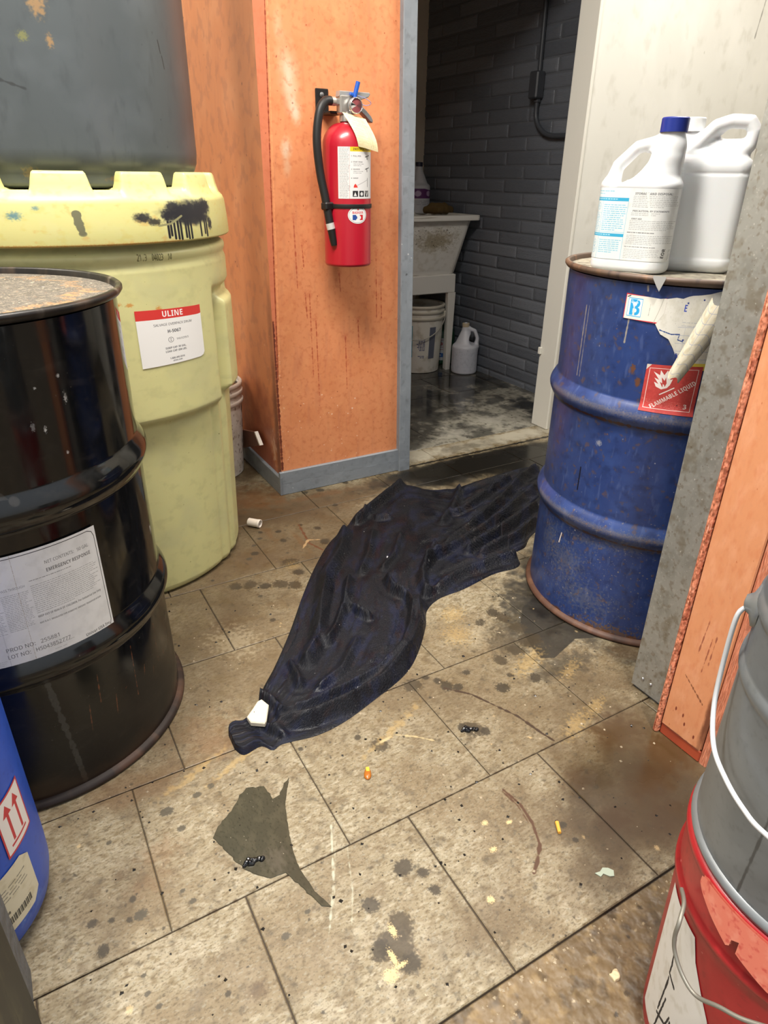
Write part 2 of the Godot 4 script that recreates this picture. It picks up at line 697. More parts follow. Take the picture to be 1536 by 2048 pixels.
# ------------------------------------------------------------------ the scene
func _ready() -> void:
	# camera: standing in the doorway, looking down into the room
	var cam := Camera3D.new()
	cam.name = "camera"
	var ya := deg_to_rad(59.934)
	var th := deg_to_rad(26.937)
	var ro := deg_to_rad(-0.784)
	var fwd := Vector3(cos(ya) * cos(th), -sin(th), -sin(ya) * cos(th))
	var right0 := Vector3(sin(ya), 0, cos(ya))
	var up0 := right0.cross(fwd)
	cam.basis = Basis(cos(ro) * right0 - sin(ro) * up0, sin(ro) * right0 + cos(ro) * up0, -fwd)
	cam.position = Vector3(0, 1.0547, 0)
	cam.fov = rad_to_deg(2.0 * atan(1024.0 / 1330.0))
	cam.near = 0.05
	add_child(cam)
	# sky: bright overcast behind the camera
	var env := Environment.new()
	var sky := Sky.new()
	var sm := ProceduralSkyMaterial.new()
	sm.sky_top_color = hx("dfe6ee")
	sm.sky_horizon_color = hx("b9b8b2")
	sm.sky_curve = 0.25
	sm.ground_horizon_color = hx("a9a59a")
	sm.ground_bottom_color = hx("8c887c")
	sm.sky_energy_multiplier = 0.95
	sm.sun_angle_max = 0.0
	sky.sky_material = sm
	env.background_mode = Environment.BG_SKY
	env.sky = sky
	env.tonemap_mode = Environment.TONE_MAPPER_LINEAR
	env.tonemap_exposure = 1.5
	env.sdfgi_enabled = true
	env.ssao_enabled = true
	env.ssil_enabled = true
	var we := WorldEnvironment.new()
	we.name = "sky"
	we.environment = env
	add_child(we)
	# hazy sun, high behind the left shoulder
	var sun := DirectionalLight3D.new()
	sun.name = "hazy_sun"
	sun.light_energy = 0.75
	sun.light_color = hx("fffaf4")
	sun.light_angular_distance = 5.0
	sun.shadow_enabled = true
	sun.look_at_from_position(Vector3.ZERO, Vector3(0.2, -0.9, -0.38))
	add_child(sun)
	# two ceiling lamps of the room, and one added to light the flank
	for s in [[0.15, -1.12, 6.0], [2.3, -1.4, 2.5], [-1.3, -2.4, 3.0]]:
		var lamp := AreaLight3D.new()
		lamp.name = "ceiling_lamp_light"
		lamp.area_size = Vector2(1.2, 0.3)
		lamp.light_energy = s[2]
		lamp.light_color = hx("fff8ee")
		lamp.position = Vector3(s[0], 2.5, s[1])
		lamp.rotation.x = -PI / 2
		lamp.shadow_enabled = true
		add_child(lamp, true)

	build_textures()
	build_shell()
	build_floor()
	build_brick_wall()
	build_doorways()
	build_black_drum()
	build_yellow_drum()
	build_blue_drum()
	build_pails()
	build_blue_barrel()
	build_cloth()
	build_extinguisher()
	build_jugs()
	build_back_room()
	build_small_things()

var orange_front: StandardMaterial3D
var orange_side: StandardMaterial3D
var orange_plain: StandardMaterial3D
var orange_board: StandardMaterial3D
var red_trim: StandardMaterial3D
var grey_paint: StandardMaterial3D
var white_wall_mat: StandardMaterial3D
var dark_wall: StandardMaterial3D
var cream: StandardMaterial3D
var steel: StandardMaterial3D
var chrome: StandardMaterial3D
var black_plastic: StandardMaterial3D

func build_textures() -> void:
	# extinguisher wall, x 0.785..1.285, y 1.6..0
	var t := Tex.new(640, 2048, hx("dc9062"))
	t.span(0.785, 1.6, 1.285, 0.0)
	t.noise(3, 0.004, 0.4, 0.9, hx("d48658"), 0.8)
	t.noise(4, 0.012, 0.55, 0.95, hx("e29c6a"), 0.5)
	t.noise(5, 0.03, 0.62, 0.95, hx("c67f5e"), 0.2)
	t.noise(6, 0.02, 0.55, 0.9, hx("c07a5a"), 0.35, 1.0, 6.0)
		# redder corner bead, wider at the top
	t.poly([Vector2(0, 0), Vector2(50, 0), Vector2(8, 1500), Vector2(0, 1500)], hx("cc7455"), 0.75)
	t.line([Vector2(50, 0), Vector2(30, 700), Vector2(10, 1500)], 4.0, hx("8e3b22"), 0.7, 0.5)
	t.line([Vector2(60, 0), Vector2(40, 700), Vector2(20, 1500)], 3.0, hx("f0a06c"), 0.5, 0.5)
	# grey-white over-spray
	for s in [[0.882, 1.3, 0.045, 0.14, 0.55, -0.12], [0.893, 1.22, 0.026, 0.055, 0.75, -0.3], [0.878, 1.3, 0.02, 0.07, 0.45, 0.0], [0.862, 1.118, 0.026, 0.045, 0.7, 0.1], [0.862, 1.07, 0.02, 0.04, 0.35, 0.0], [0.855, 1.42, 0.02, 0.06, 0.3, 0.0]]:
		t.stain(t.at(Vector2(s[0], s[1])), Vector2(s[2] * t.sx, s[3] * t.sx), hx("d9d0bb"), s[4], 0.98, 0.22, 5, s[5])
	# red drips
	for s in [[0.875, 0.93, 0.72], [0.9, 0.85, 0.78], [1.03, 0.76, 0.7], [1.17, 0.82, 0.6], [0.92, 0.7, 0.42], [0.94, 0.62, 0.35], [1.05, 0.55, 0.36], [1.19, 0.72, 0.6], [1.1, 0.6, 0.5], [0.905, 0.7, 0.62]]:
		t.wline([Vector2(s[0], s[1]), Vector2(s[0] + 0.004, s[2])], 0.003, hx("b3573a"), 0.3, 0.9, int(s[0] * 1000))
		t.wstain(Vector2(s[0], s[1]), Vector2(0.012, 0.02), hx("bb5f40"), 0.3, 0.95, 0.6, int(s[0] * 999))
	t.specks(160, 9, 0.6, 4.5, hx("8a3a22"), 0.7)
	t.specks(60, 10, 1.0, 5.0, hx("7b2c1d"), 0.6)
	# dirt and chipped white dots near the bottom
	t.noise(11, 0.03, 0.5, 0.9, hx("b9633f"), 0.35)
	t.specks(90, 12, 0.8, 5.0, hx("f3d9c6"), 0.9, t.wrect(0.79, 0.36, 1.1, 0.1))
	t.specks(60, 13, 0.6, 3.0, hx("f6e6da"), 0.8, t.wrect(0.785, 0.55, 0.81, 0.09))
	t.wline([Vector2(0.787, 0.62), Vector2(0.789, 0.09)], 0.006, hx("6e3524"), 0.7, 0.7, 3)
	orange_front = mat(Color.WHITE, 0.5, 0.0, t.tex())
	bump(orange_front, 0.008, 0.12)
	# the same wall's flank, darker and dirtier towards the floor; z -3.3..-2.1
	t = Tex.new(768, 1024, hx("d88a58"))
	t.noise(21, 0.006, 0.4, 0.9, hx("e09868"), 0.7)
	t.noise(22, 0.03, 0.55, 0.9, hx("c27650"), 0.25, 1.0, 5.0)
	t.noise(23, 0.02, 0.5, 0.8, hx("a4664a"), 0.3)
	t.span(-3.3, 1.6, -2.1, 0.0)
	t.wstain(Vector2(-2.3, 0.12), Vector2(0.3, 0.35), hx("8a4630"), 0.75, 0.9, 0.4, 4)
	t.wstain(Vector2(-2.12, 0.3), Vector2(0.04, 0.6), hx("70402c"), 0.7, 0.9, 0.4, 5)
	t.wstain(Vector2(-2.16, 0.16), Vector2(0.03, 0.08), hx("e2c6b4"), 0.55, 0.9, 0.9, 6)
	t.specks(150, 24, 0.6, 3.5, hx("6e3220"), 0.7)
	t.specks(60, 25, 0.6, 2.5, hx("f0d6c4"), 0.7, t.wrect(-2.22, 0.6, -2.1, 0.1))
	orange_side = mat(Color.WHITE, 0.5, 0.0, t.tex())
	bump(orange_side, 0.008, 0.12)
	orange_plain = mat(hx("d88a58"), 0.55)
	bump(orange_plain, 0.03, 0.25)
	# board of the near door jamb
	t = Tex.new(256, 1024, hx("d18e64"))
	t.noise(31, 0.01, 0.4, 0.9, hx("d99a74"), 0.7)
	t.noise(32, 0.05, 0.6, 0.9, hx("c88a66"), 0.4)
	for s in [[110, 700, 95, 790], [150, 740, 140, 830], [170, 730, 166, 800]]:
		t.line([Vector2(s[0], s[1]), Vector2(s[2], s[3])], 6.0, hx("9a5a42"), 0.4, 0.9, int(s[0]))
	t.line([Vector2(60, 860), Vector2(200, 905)], 4.0, hx("7c4a32"), 0.35, 0.9, 5)
	t.specks(40, 33, 0.8, 4.0, hx("a1522f"), 0.7)
	for s in [[60, 960], [110, 965], [130, 985], [200, 1000]]:
		t.stain(Vector2(s[0], s[1]), Vector2(7, 7), hx("6e2c1e"), 0.9, 0.5, 0.3, int(s[0]))
	t.noise(34, 0.02, 0.5, 0.9, hx("b9633f"), 0.2)
	t.stain(Vector2(250, 930), Vector2(30, 160), hx("5e3423"), 0.8, 0.9, 0.4, 9)
	orange_board = mat(Color.WHITE, 0.5, 0.0, t.tex())
	bump(orange_board, 0.008, 0.12)
	# thick crumbly orange-red paint of the jamb's strips
	t = Tex.new(256, 1024, hx("c97d5e"))
	t.noise(41, 0.03, 0.45, 0.8, hx("b2654a"), 0.7)
	t.noise(42, 0.09, 0.6, 0.85, hx("e0a488"), 0.6)
	t.noise(43, 0.06, 0.72, 0.85, hx("f3ddd0"), 0.5)
	t.noise(44, 0.04, 0.65, 0.85, hx("7c2f1d"), 0.6)
	red_trim = mat(Color.WHITE, 0.55, 0.0, t.tex())
	bump(red_trim, 0.06, 0.8)
	# bluish grey paint of baseboards and door frame
	t = Tex.new(512, 512, hx("7f868d"))
	t.noise(51, 0.01, 0.4, 0.9, hx("8b9299"), 0.7)
	t.noise(52, 0.05, 0.6, 0.9, hx("6b7075"), 0.5)
	t.specks(60, 53, 0.8, 3.5, hx("e4e6e6"), 0.9)
	t.specks(60, 54, 0.8, 3.0, hx("3a3c3e"), 0.8)
	grey_paint = mat(Color.WHITE, 0.45, 0.0, t.tex())
	bump(grey_paint, 0.03, 0.15)
	t = Tex.new(768, 1024, hx("d9d8d0"))
	t.noise(61, 0.006, 0.4, 0.9, hx("e2e1da"), 0.7)
	t.noise(62, 0.02, 0.6, 0.95, hx("c5c3b8"), 0.5)
	t.specks(60, 63, 0.6, 2.5, hx("a8a493"), 0.7)
	t.line([Vector2(520, 330), Vector2(505, 400)], 3.0, hx("9b9a93"), 0.8, 0.4)
	white_wall_mat = mat(Color.WHITE, 0.45, 0.0, t.tex())
	dark_wall = mat(hx("56585b"), 0.6)
	bump(dark_wall, 0.05, 0.5)
	cream = mat(hx("cfc6b4"), 0.7)
	steel = mat(hx("b9bcbd"), 0.35, 0.9)
	chrome = mat(hx("d8d9da"), 0.12, 1.0)
	black_plastic = mat(hx("161616"), 0.45)

func build_shell() -> void:
	# room: x -0.75..3.4, z -2.1..-0.75, alcove behind the yellow drum; store: x 0.9..2.47, z -3.85..-2.22
	var b := MB.new()
	b.block(Vector3(0.785, 0, -2.2), Vector3(1.285, 1.6, -2.1))
	struct("wall_back", b, orange_front, "orange painted wall beside the dark doorway, behind the red extinguisher", "wall")
	b = MB.new()
	b.block(Vector3(0.785, 1.6, -2.2), Vector3(1.285, 2.6, -2.1))
	b.block(Vector3(1.285, 2.05, -2.2), Vector3(2.13, 2.6, -2.1))
	struct("wall_header", b, orange_plain, "orange wall above the dark inner doorway", "wall")
	b = MB.new()
	b.block(Vector3(0.7849, 0, -3.3), Vector3(0.9, 1.6, -2.1001))
	struct("wall_flank", b, orange_side, "orange flank of the wall corner, beside the yellow drum", "wall")
	b = MB.new()
	b.block(Vector3(0.785, 1.6, -3.9), Vector3(0.9, 2.6, -2.101))
	b.block(Vector3(0.786, 0, -3.9), Vector3(0.9, 1.6, -3.3))
	b.block(Vector3(-2.6, 0, -3.42), Vector3(0.785, 2.6, -3.3))
	b.block(Vector3(-2.72, 0, -3.42), Vector3(-2.6, 2.6, -0.48))
	struct("wall_left", b, mat(hx("dcd7cb"), 0.7), "pale walls of the alcove behind the drums", "wall")
	b = MB.new()
	b.block(Vector3(2.13, 0, -2.28), Vector3(3.5, 2.6, -2.18))
	struct("wall_white", b, white_wall_mat, "smooth off-white wall panel to the right of the dark doorway", "wall")
	b = MB.new()
	b.box(T(Vector3(2.1305, 1.3, -2.222)), Vector3(0.014, 2.6, 0.102), 0.003)
	b.box(T(Vector3(2.118, 0.35, -2.268)), Vector3(0.012, 0.03, 0.016), 0.002)
	struct("trim_1", b, mat(hx("dedcd2"), 0.4), "off-white door casing edge with a narrow board at the doorway", "trim")
	b = MB.new()
	b.block(Vector3(3.4, 0, -2.18), Vector3(3.5, 2.6, -0.48))
	struct("wall_right", b, mat(hx("cfcabd"), 0.6), "pale wall closing the room to the right", "wall")
	b = MB.new()
	b.block(Vector3(0.9, 0, -3.95), Vector3(2.6, 2.6, -3.85))
	struct("wall_store", b, cream, "dim beige end wall behind the utility sink", "wall")
	b = MB.new()
	b.block(Vector3(-2.72, 2.6, -3.95), Vector3(3.5, 2.7, -0.48))
	struct("ceiling", b, mat(hx("d4d0c4"), 0.8), "plain pale ceiling over the room", "ceiling")
	# outer wall with the doorway that the camera looks through
	b = MB.new()
	b.block(Vector3(1.11, 0, -0.745), Vector3(4.5, 2.7, -0.475))
	b.block(Vector3(-4.0, 0, -0.745), Vector3(-2.45, 2.7, -0.475))
	b.block(Vector3(-2.45, 0, -0.745), Vector3(-0.16, 0.7, -0.475))
	b.block(Vector3(-2.45, 2.45, -0.745), Vector3(-0.16, 2.7, -0.475))
	b.block(Vector3(-0.3, 0.7, -0.745), Vector3(-0.16, 2.45, -0.475))
	b.block(Vector3(-0.16, 2.2, -0.745), Vector3(1.11, 2.7, -0.475))
	struct("wall_front", b, dark_wall, "dark outer wall around the near doorway", "wall")
	# shop window left of the doorway, out of the frame
	b = MB.new()
	for x in [-2.43, -1.375, -0.32]:
		b.box(T(Vector3(x, 1.575, -0.61)), Vector3(0.04, 1.75, 0.06), 0.004)
	for y in [0.72, 2.43]:
		b.box(T(Vector3(-1.375, y, -0.61)), Vector3(2.15, 0.04, 0.06), 0.004)
	var win := struct("window_1", b, grey_paint, "wide shop window left of the near doorway", "window")
	var glass := mat(Color(0.95, 0.97, 0.97, 0.06), 0.02)
	glass.transparency = BaseMaterial3D.TRANSPARENCY_ALPHA
	for x in [-1.9, -0.848]:
		b = MB.new()
		b.box(T(Vector3(x, 1.575, -0.61)), Vector3(1.02, 1.68, 0.006), 0.001)
		part("pane", b, glass, win)
	# lamp fittings; the third is added, unseen, for light on the flank
	for s in [["flat white fluorescent ceiling lamp over the black and yellow drums", 0.15, -1.12], ["flat white fluorescent ceiling lamp over the space right of the blue drum", 2.3, -1.4], ["added unseen ceiling lamp that lights the orange flank, left of the yellow drum", -1.3, -2.4]]:
		var l := thing("ceiling_lamp", s[0], "lamp", Vector3(s[1], 2.6, s[2]), 0.0, "ceiling lamps of the room")
		b = MB.new()
		b.box(T(Vector3(0, -0.03, 0)), Vector3(1.26, 0.06, 0.36), 0.01)
		part("housing", b, mat(hx("e8e8e4"), 0.5), l)
		b = MB.new()
		b.box(T(Vector3(0, -0.065, 0)), Vector3(1.2, 0.012, 0.3), 0.004)
		var gm := mat(hx("f6f4ee"), 0.5)
		gm.emission_enabled = true
		gm.emission = hx("fff4e2")
		gm.emission_energy_multiplier = 1.0
		part("diffuser", b, gm, l)

func build_doorways() -> void:
	# grey baseboard along both faces of the wall corner
	var b := MB.new()
	b.box(T(Vector3(1.0275, 0.045, -2.094)), Vector3(0.509, 0.09, 0.013), 0.002)
	struct("baseboard_back", b, grey_paint, "grey painted baseboard under the orange extinguisher wall", "baseboard")
	b = MB.new()
	b.box(T(Vector3(0.779, 0.035, -2.695)), Vector3(0.013, 0.07, 1.215), 0.002)
	struct("baseboard_flank", b, grey_paint, "grey painted baseboard turning the corner beside the yellow drum", "baseboard")
	# grey jamb of the inner doorway
	b = MB.new()
	b.box(Transform3D(Basis(Vector3.BACK, deg_to_rad(0.85)), Vector3(1.279, 1.05, -2.145)), Vector3(0.05, 2.12, 0.135), 0.003)
	struct("trim_2", b, grey_paint, "grey painted steel jamb at the left side of the dark doorway", "trim")
	# near door jamb on the right: orange board between two strips, red kick block below
	var j := thing("door_jamb", "orange painted wooden jamb of the near doorway, right edge", "door jamb", Vector3(1.043, 0, -0.57))
	j.set_meta("kind", "structure")
	b = MB.new()
	b.quad(Vector3(-0.001, 2.2, -0.046), Vector3(-0.001, 2.2, 0.046), Vector3(-0.001, 0.03, 0.046), Vector3(-0.001, 0.03, -0.046), Vector2(0, -1.4), Vector2(1, -1.4), Vector2(1, 1), Vector2(0, 1))
	b.box(T(Vector3(0.034, 1.115, 0.0)), Vector3(0.068, 2.17, 0.094), 0.003)
	part("board", b, orange_board, j)
	b = MB.new()
	b.box(T(Vector3(0.03, 1.1, -0.0545)), Vector3(0.076, 2.2, 0.011), 0.003)
	part("stop_strip", b, red_trim, j, "crumbly orange strip on the inner edge")
	b = MB.new()
	var g := RandomNumberGenerator.new()
	g.seed = 5
	var p := PackedVector2Array()
	p.append(Vector2(0.048, 0.0))
	for i in 46:
		p.append(Vector2(0.064 + g.randf_range(-0.005, 0.004), i * 0.048))
	p.append(Vector2(0.048, 2.2))
	b.prism(frame(Vector3(0.06, 0, 0), Vector3(0, 0, 1), Vector3.UP), p, 0.058, 0.002)
	part("edge_strip", b, red_trim, j, "red ragged-edged strip on the outer edge")
	b = MB.new()
	b.box(T(Vector3(0.034, 0.014, 0.0)), Vector3(0.066, 0.028, 0.096), 0.002)
	var kt := Tex.new(128, 64, hx("a8492c"))
	kt.noise(3, 0.03, 0.4, 0.9, hx("8c3a24"), 0.6)
	kt.stain(Vector2(64, 22), Vector2(32, 12), hx("cfc4b6"), 0.85, 0.3, 0.6, 4)
	part("kick_block", b, mat(Color.WHITE, 0.5, 0.0, kt.tex()), j, "dull red block at the foot")
	# galvanised sheet covering the wall end behind it
	var t := Tex.new(96, 2048, hx("a9aaa6"))
	t.noise(61, 0.012, 0.4, 0.9, hx("94958f"), 0.7)
	t.noise(62, 0.06, 0.55, 0.9, hx("bfc0bb"), 0.5)
	t.noise(63, 0.015, 0.55, 0.85, hx("7d7462"), 0.5)
	t.noise(69, 0.05, 0.62, 0.85, hx("82796a"), 0.5)
	t.specks(500, 64, 0.7, 2.2, hx("e2e2de"), 0.8)
	t.specks(200, 65, 0.7, 2.5, hx("5a4a38"), 0.7)
	var pm := mat(Color.WHITE, 0.42, 0.55, t.tex())
	var s := thing("metal_plate", "galvanised grey metal sheet on the wall end between orange jamb and blue drum", "metal plate", Vector3(1.105, 0.008, -0.712))
	b = MB.new()
	b.block(Vector3(0.0, 0, -0.038), Vector3(0.005, 2.18, 0.046))
	part("sheet", b, pm, s)
	for k in 2:
		b = MB.new()
		b.lathe(frame(Vector3(0, 0.03 + 0.0 * k, -0.012 + 0.022 * k), Vector3(0, 0, 1), Vector3(-1, 0, 0)), [Vector2(0.0048, -0.001), Vector2(0.0045, 0.001), Vector2(0.003, 0.0025), Vector2(0.0, 0.003)], 14)
		part("rivet", b, steel, s)
	# dark left jamb beside the camera
	t = Tex.new(256, 512, hx("1b1c16"))
	t.noise(66, 0.02, 0.45, 0.85, hx("2e2e22"), 0.8)
	t.noise(67, 0.05, 0.6, 0.85, hx("4a4730"), 0.6)
	t.noise(68, 0.1, 0.6, 0.85, hx("14140f"), 0.7)
	b = MB.new()
	b.box(T(Vector3(-0.172, 1.1, -0.57)), Vector3(0.044, 2.2, 0.178), 0.008)
	struct("trim_3", b, mat(Color.WHITE, 0.55, 0.0, t.tex()), "dark mottled steel jamb at the lower left edge", "door jamb")

func build_brick_wall() -> void:
	var b := MB.new()
	b.block(Vector3(2.476, 0, -3.95), Vector3(2.6, 2.6, -2.28))
	var mortar := mat(hx("5c6066"), 0.8)
	var w := struct("wall_brick", b, mortar, "grey painted brick wall with textured faces inside the dark doorway", "wall")
	var g := RandomNumberGenerator.new()
	g.seed = 21
	var mats := []
	for c in ["666b73", "60656d", "6d727a", "5b6068"]:
		var m := mat(hx(c), 0.42)
		bump(m, 0.045, 1.1, 6.0, Vector2(4.0, 1.0), 3)
		mats.append(m)
	# shared shapes: a few bricks with rippled faces
	var shapes := []
	for q in 6:
		var s := MB.new()
		var rows := []
		var f := FastNoiseLite.new()
		f.seed = q + 3
		f.frequency = 1.0
		var hw := 0.1565
		var hh := 0.0287
		# front face with a chamfered rim (front towards -x)
		var ys := [-hh, -hh + 0.003, -0.016, -0.006, 0.004, 0.014, hh - 0.003, hh]
		var zs := [-hw, -hw + 0.003]
		for k in 9:
			zs.append(lerpf(-hw + 0.02, hw - 0.02, k / 8.0))
		zs.append_array([hw - 0.003, hw])
		for y in ys:
			var r := PackedVector3Array()
			for z in zs:
				var edge := absf(absf(y) - hh) < 1e-4 or absf(absf(z) - hw) < 1e-4
				r.append(Vector3(0.0 if edge else -0.006 - 0.0022 * f.get_noise_2d(z * 14.0, y * 90.0), y, z))
			rows.append(r)
		s.grid(rows, false, false)
		shapes.append(s.mesh(mats[0]))
	var course := 0.0628
	var y := course * 0.5 - 0.03
	var row := 0
	var cnt := 0
	while y < 1.98:
		var z := -2.3 - (0.2865 if row % 2 == 0 else 0.129) + g.randf_range(-0.008, 0.008)
		while z > -3.98 and cnt < 300:
			var o := MeshInstance3D.new()
			o.name = "brick"
			o.mesh = shapes[g.randi() % 6]
			o.material_override = mats[g.randi() % 4]
			w.add_child(o, true)
			var zc := z
			o.position = Vector3(2.4782 + g.randf_range(-0.0012, 0.0008), y, zc)
			if zc - 0.157 < -3.85:
				var half := (zc + 0.157 + 3.85) * 0.5
				if half < 0.02:
					o.free()
					break
				o.scale.z = half / 0.157
				o.position.z = -3.85 + half
			cnt += 1
			z -= 0.321
		y += course
		row += 1
	# conduit with a switch box
	var c := thing("conduit", "dark painted conduit with a switch box and an elbow on the brick wall", "pipe", Vector3(2.455, 1.25, -2.85))
	b = MB.new()
	b.tube(PackedVector3Array([Vector3(0, 0.23, 0), Vector3(0, 1.3, -0.01)]), 0.011, 10)
	b.tube(spline([Vector3(0, 0.14, 0.005), Vector3(0, 0.06, 0.005), Vector3(0, 0.01, 0.04), Vector3(0, -0.02, 0.1), Vector3(0, -0.028, 0.2), Vector3(0, -0.03, 0.57)], 6), 0.011, 10)
	part("pipe", b, mat(hx("3f4349"), 0.45), c)
	b = MB.new()
	b.box(T(Vector3(-0.01, 0.185, 0)), Vector3(0.05, 0.11, 0.06), 0.006)
	part("switch_box", b, mat(hx("3d4046"), 0.45), c)
	b = MB.new()
	b.lathe(T(Vector3(0, 0.115, 0.004)), [Vector2(0.011, 0.0), Vector2(0.017, 0.002), Vector2(0.017, 0.016), Vector2(0.012, 0.02)], 12)
	part("fitting", b, mat(hx("3d4046"), 0.4), c)

# ------------------------------------------------------------------ floor
const PX := 0.311
const PZ := 0.308

func floor_texture() -> Array:
	var t := Tex.new(2048, 1630, hx("8c826c"))
	t.span(-0.2, -2.25, 2.15, -0.38)
	# mottled vinyl: pale and brown streaks
	t.noise(101, 0.012, 0.35, 0.8, hx("99917d"), 0.8, 2.0, 1.0)
	t.noise(102, 0.11, 0.48, 0.8, hx("a9a291"), 0.75, 2.5, 1.0)
	t.noise(103, 0.12, 0.5, 0.8, hx("6d5f45"), 0.75, 2.5, 1.0)
	t.noise(104, 0.005, 0.42, 0.75, hx("75664e"), 0.7)
	t.noise(108, 0.02, 0.55, 0.85, hx("665740"), 0.55)
	t.noise(110, 0.2, 0.6, 0.85, hx("98988f"), 0.55, 2.0, 1.0)
	t.noise(115, 0.05, 0.84, 0.97, hx("564833"), 0.6, 1.8, 1.0, 3, true)
	t.noise(105, 0.22, 0.6, 0.85, hx("52452f"), 0.65, 2.2, 1.0)
	# grime grows towards the back and the door jamb
	var dirt := hx("4b3c28")
	var oil := hx("27241e")  # tone of oily ground, also of the reflection painted by the blue drum
	var rust := hx("6b4a2c")
	for s in [
		[0.3, -1.25, 0.5, 0.35, 0.35], [0.75, -1.75, 0.7, 0.5, 0.5], [0.7, -2.0, 0.5, 0.2, 0.45], [0.97, -0.6, 0.3, 0.17, 0.95], [0.8, -0.5, 0.14, 0.1, 0.7], [0.78, -0.58, 0.05, 0.05, 0.7], [0.9, -0.47, 0.3, 0.1, 0.8], [0.25, -1.5, 0.35, 0.3, 0.4], [0.65, -0.98, 0.12, 0.06, 0.4], [0.72, -0.92, 0.09, 0.07, 0.4],
		[0.85, -0.55, 0.35, 0.14, 0.55], [1.0, -0.78, 0.2, 0.12, 0.45], [0.78, -0.5, 0.08, 0.06, 0.5], [0.66, -0.45, 0.1, 0.06, 0.35], [0.47, -0.47, 0.12, 0.08, 0.3], [0.95, -0.5, 0.3, 0.1, 0.6]]:
		t.wstain(Vector2(s[0], s[1]), Vector2(s[2], s[3]), dirt, s[4], 0.95, 0.5, int(s[0] * 100) + 3)
	t.noise(106, 0.025, 0.58, 0.88, hx("4f4433"), 0.35)
	t.noise(109, 0.3, 0.66, 0.85, hx("3d3527"), 0.5)
	# black oily ground before the doorway; wet reflection painted round the blue drum
	for s in [
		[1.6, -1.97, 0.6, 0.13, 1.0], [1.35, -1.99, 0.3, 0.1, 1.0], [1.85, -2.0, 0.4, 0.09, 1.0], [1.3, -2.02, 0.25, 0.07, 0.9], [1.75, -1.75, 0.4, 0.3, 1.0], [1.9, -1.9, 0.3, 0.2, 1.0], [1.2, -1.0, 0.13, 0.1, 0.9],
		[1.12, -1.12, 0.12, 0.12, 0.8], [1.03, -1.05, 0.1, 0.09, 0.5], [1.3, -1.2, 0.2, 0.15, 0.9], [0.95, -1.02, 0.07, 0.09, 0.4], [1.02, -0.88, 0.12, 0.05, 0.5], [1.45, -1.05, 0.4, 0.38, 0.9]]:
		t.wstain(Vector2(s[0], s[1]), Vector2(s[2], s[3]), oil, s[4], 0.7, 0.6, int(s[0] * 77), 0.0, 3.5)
	var drum_reflection := []  # dark reflection on the wet floor beside the blue drum, painted in
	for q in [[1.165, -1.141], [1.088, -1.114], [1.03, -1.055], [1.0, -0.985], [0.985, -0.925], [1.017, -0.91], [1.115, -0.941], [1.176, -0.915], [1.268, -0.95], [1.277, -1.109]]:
		drum_reflection.append(t.at(Vector2(q[0], q[1])))
	t.poly(drum_reflection, oil, 0.85)
	for s in [[0.7, -0.98, 0.45, 0.25, 0.4], [0.35, -1.3, 0.35, 0.35, 0.45], [0.6, -1.75, 0.45, 0.3, 0.4], [0.85, -0.75, 0.4, 0.2, 0.35], [0.15, -1.0, 0.3, 0.12, 0.3], [0.02, -0.8, 0.15, 0.15, 0.25]]:
		t.wstain(Vector2(s[0], s[1]), Vector2(s[2], s[3]), hx("5f4f38"), s[4], 0.95, 0.4, int(s[0] * 67))
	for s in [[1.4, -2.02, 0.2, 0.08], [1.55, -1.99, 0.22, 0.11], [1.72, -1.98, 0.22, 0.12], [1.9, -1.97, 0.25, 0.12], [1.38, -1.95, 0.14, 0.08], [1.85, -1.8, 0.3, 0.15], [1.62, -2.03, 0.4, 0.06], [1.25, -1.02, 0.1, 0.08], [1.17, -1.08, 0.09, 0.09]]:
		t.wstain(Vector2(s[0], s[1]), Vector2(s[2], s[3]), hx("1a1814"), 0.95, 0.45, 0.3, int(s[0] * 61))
	for s in [[0.85, -1.95, 0.35, 0.12], [0.6, -1.98, 0.2, 0.12], [0.5, -1.7, 0.3, 0.14], [1.1, -2.02, 0.2, 0.06]]:
		t.wstain(Vector2(s[0], s[1]), Vector2(s[2], s[3]), hx("53412c"), 0.55, 0.95, 0.5, int(s[0] * 63))
	t.noise(107, 0.05, 0.7, 0.85, oil, 0.25)
	# rust round the wall corner and the drums
	for s in [[0.7, -2.12, 0.14, 0.16, 0.9], [0.62, -2.1, 0.12, 0.1, 0.7], [0.63, -1.85, 0.02, 0.09, 0.5], [0.7, -1.75, 0.012, 0.12, 0.5], [0.9, -2.03, 0.2, 0.03, 0.6], [0.03, -1.02, 0.3, 0.06, 0.4], [0.2, -1.08, 0.09, 0.1, 0.4], [0.05, -0.85, 0.05, 0.04, 0.35], [0.02, -0.8, 0.05, 0.03, 0.3]]:
		t.wstain(Vector2(s[0], s[1]), Vector2(s[2], s[3]), rust, s[4] * 0.8, 0.9, 0.7, int(s[0] * 55) + 9)
	# black specks and drips
	t.specks(2200, 111, 0.6, 3.4, hx("2c261c"), 0.8)
	t.specks(150, 112, 1.2, 6.0, hx("322d24"), 0.8)
	t.specks(500, 113, 0.6, 1.8, hx("d8cfb8"), 0.7)
	t.specks(120, 114, 1.0, 6.0, hx("d8bc8c"), 0.6)
	var g := RandomNumberGenerator.new()
	g.seed = 8
	for i in 26: # dark round drops near the black drum and before the cloth
		var p := Vector2(g.randf_range(-0.05, 0.25), g.randf_range(-0.95, -0.6)) if i < 14 else Vector2(g.randf_range(0.35, 0.8), g.randf_range(-1.9, -1.5))
		t.wstain(p, Vector2(1, 0.8) * g.randf_range(0.004, 0.014), hx("403b30"), 0.8, 0.2, 0.35, i)
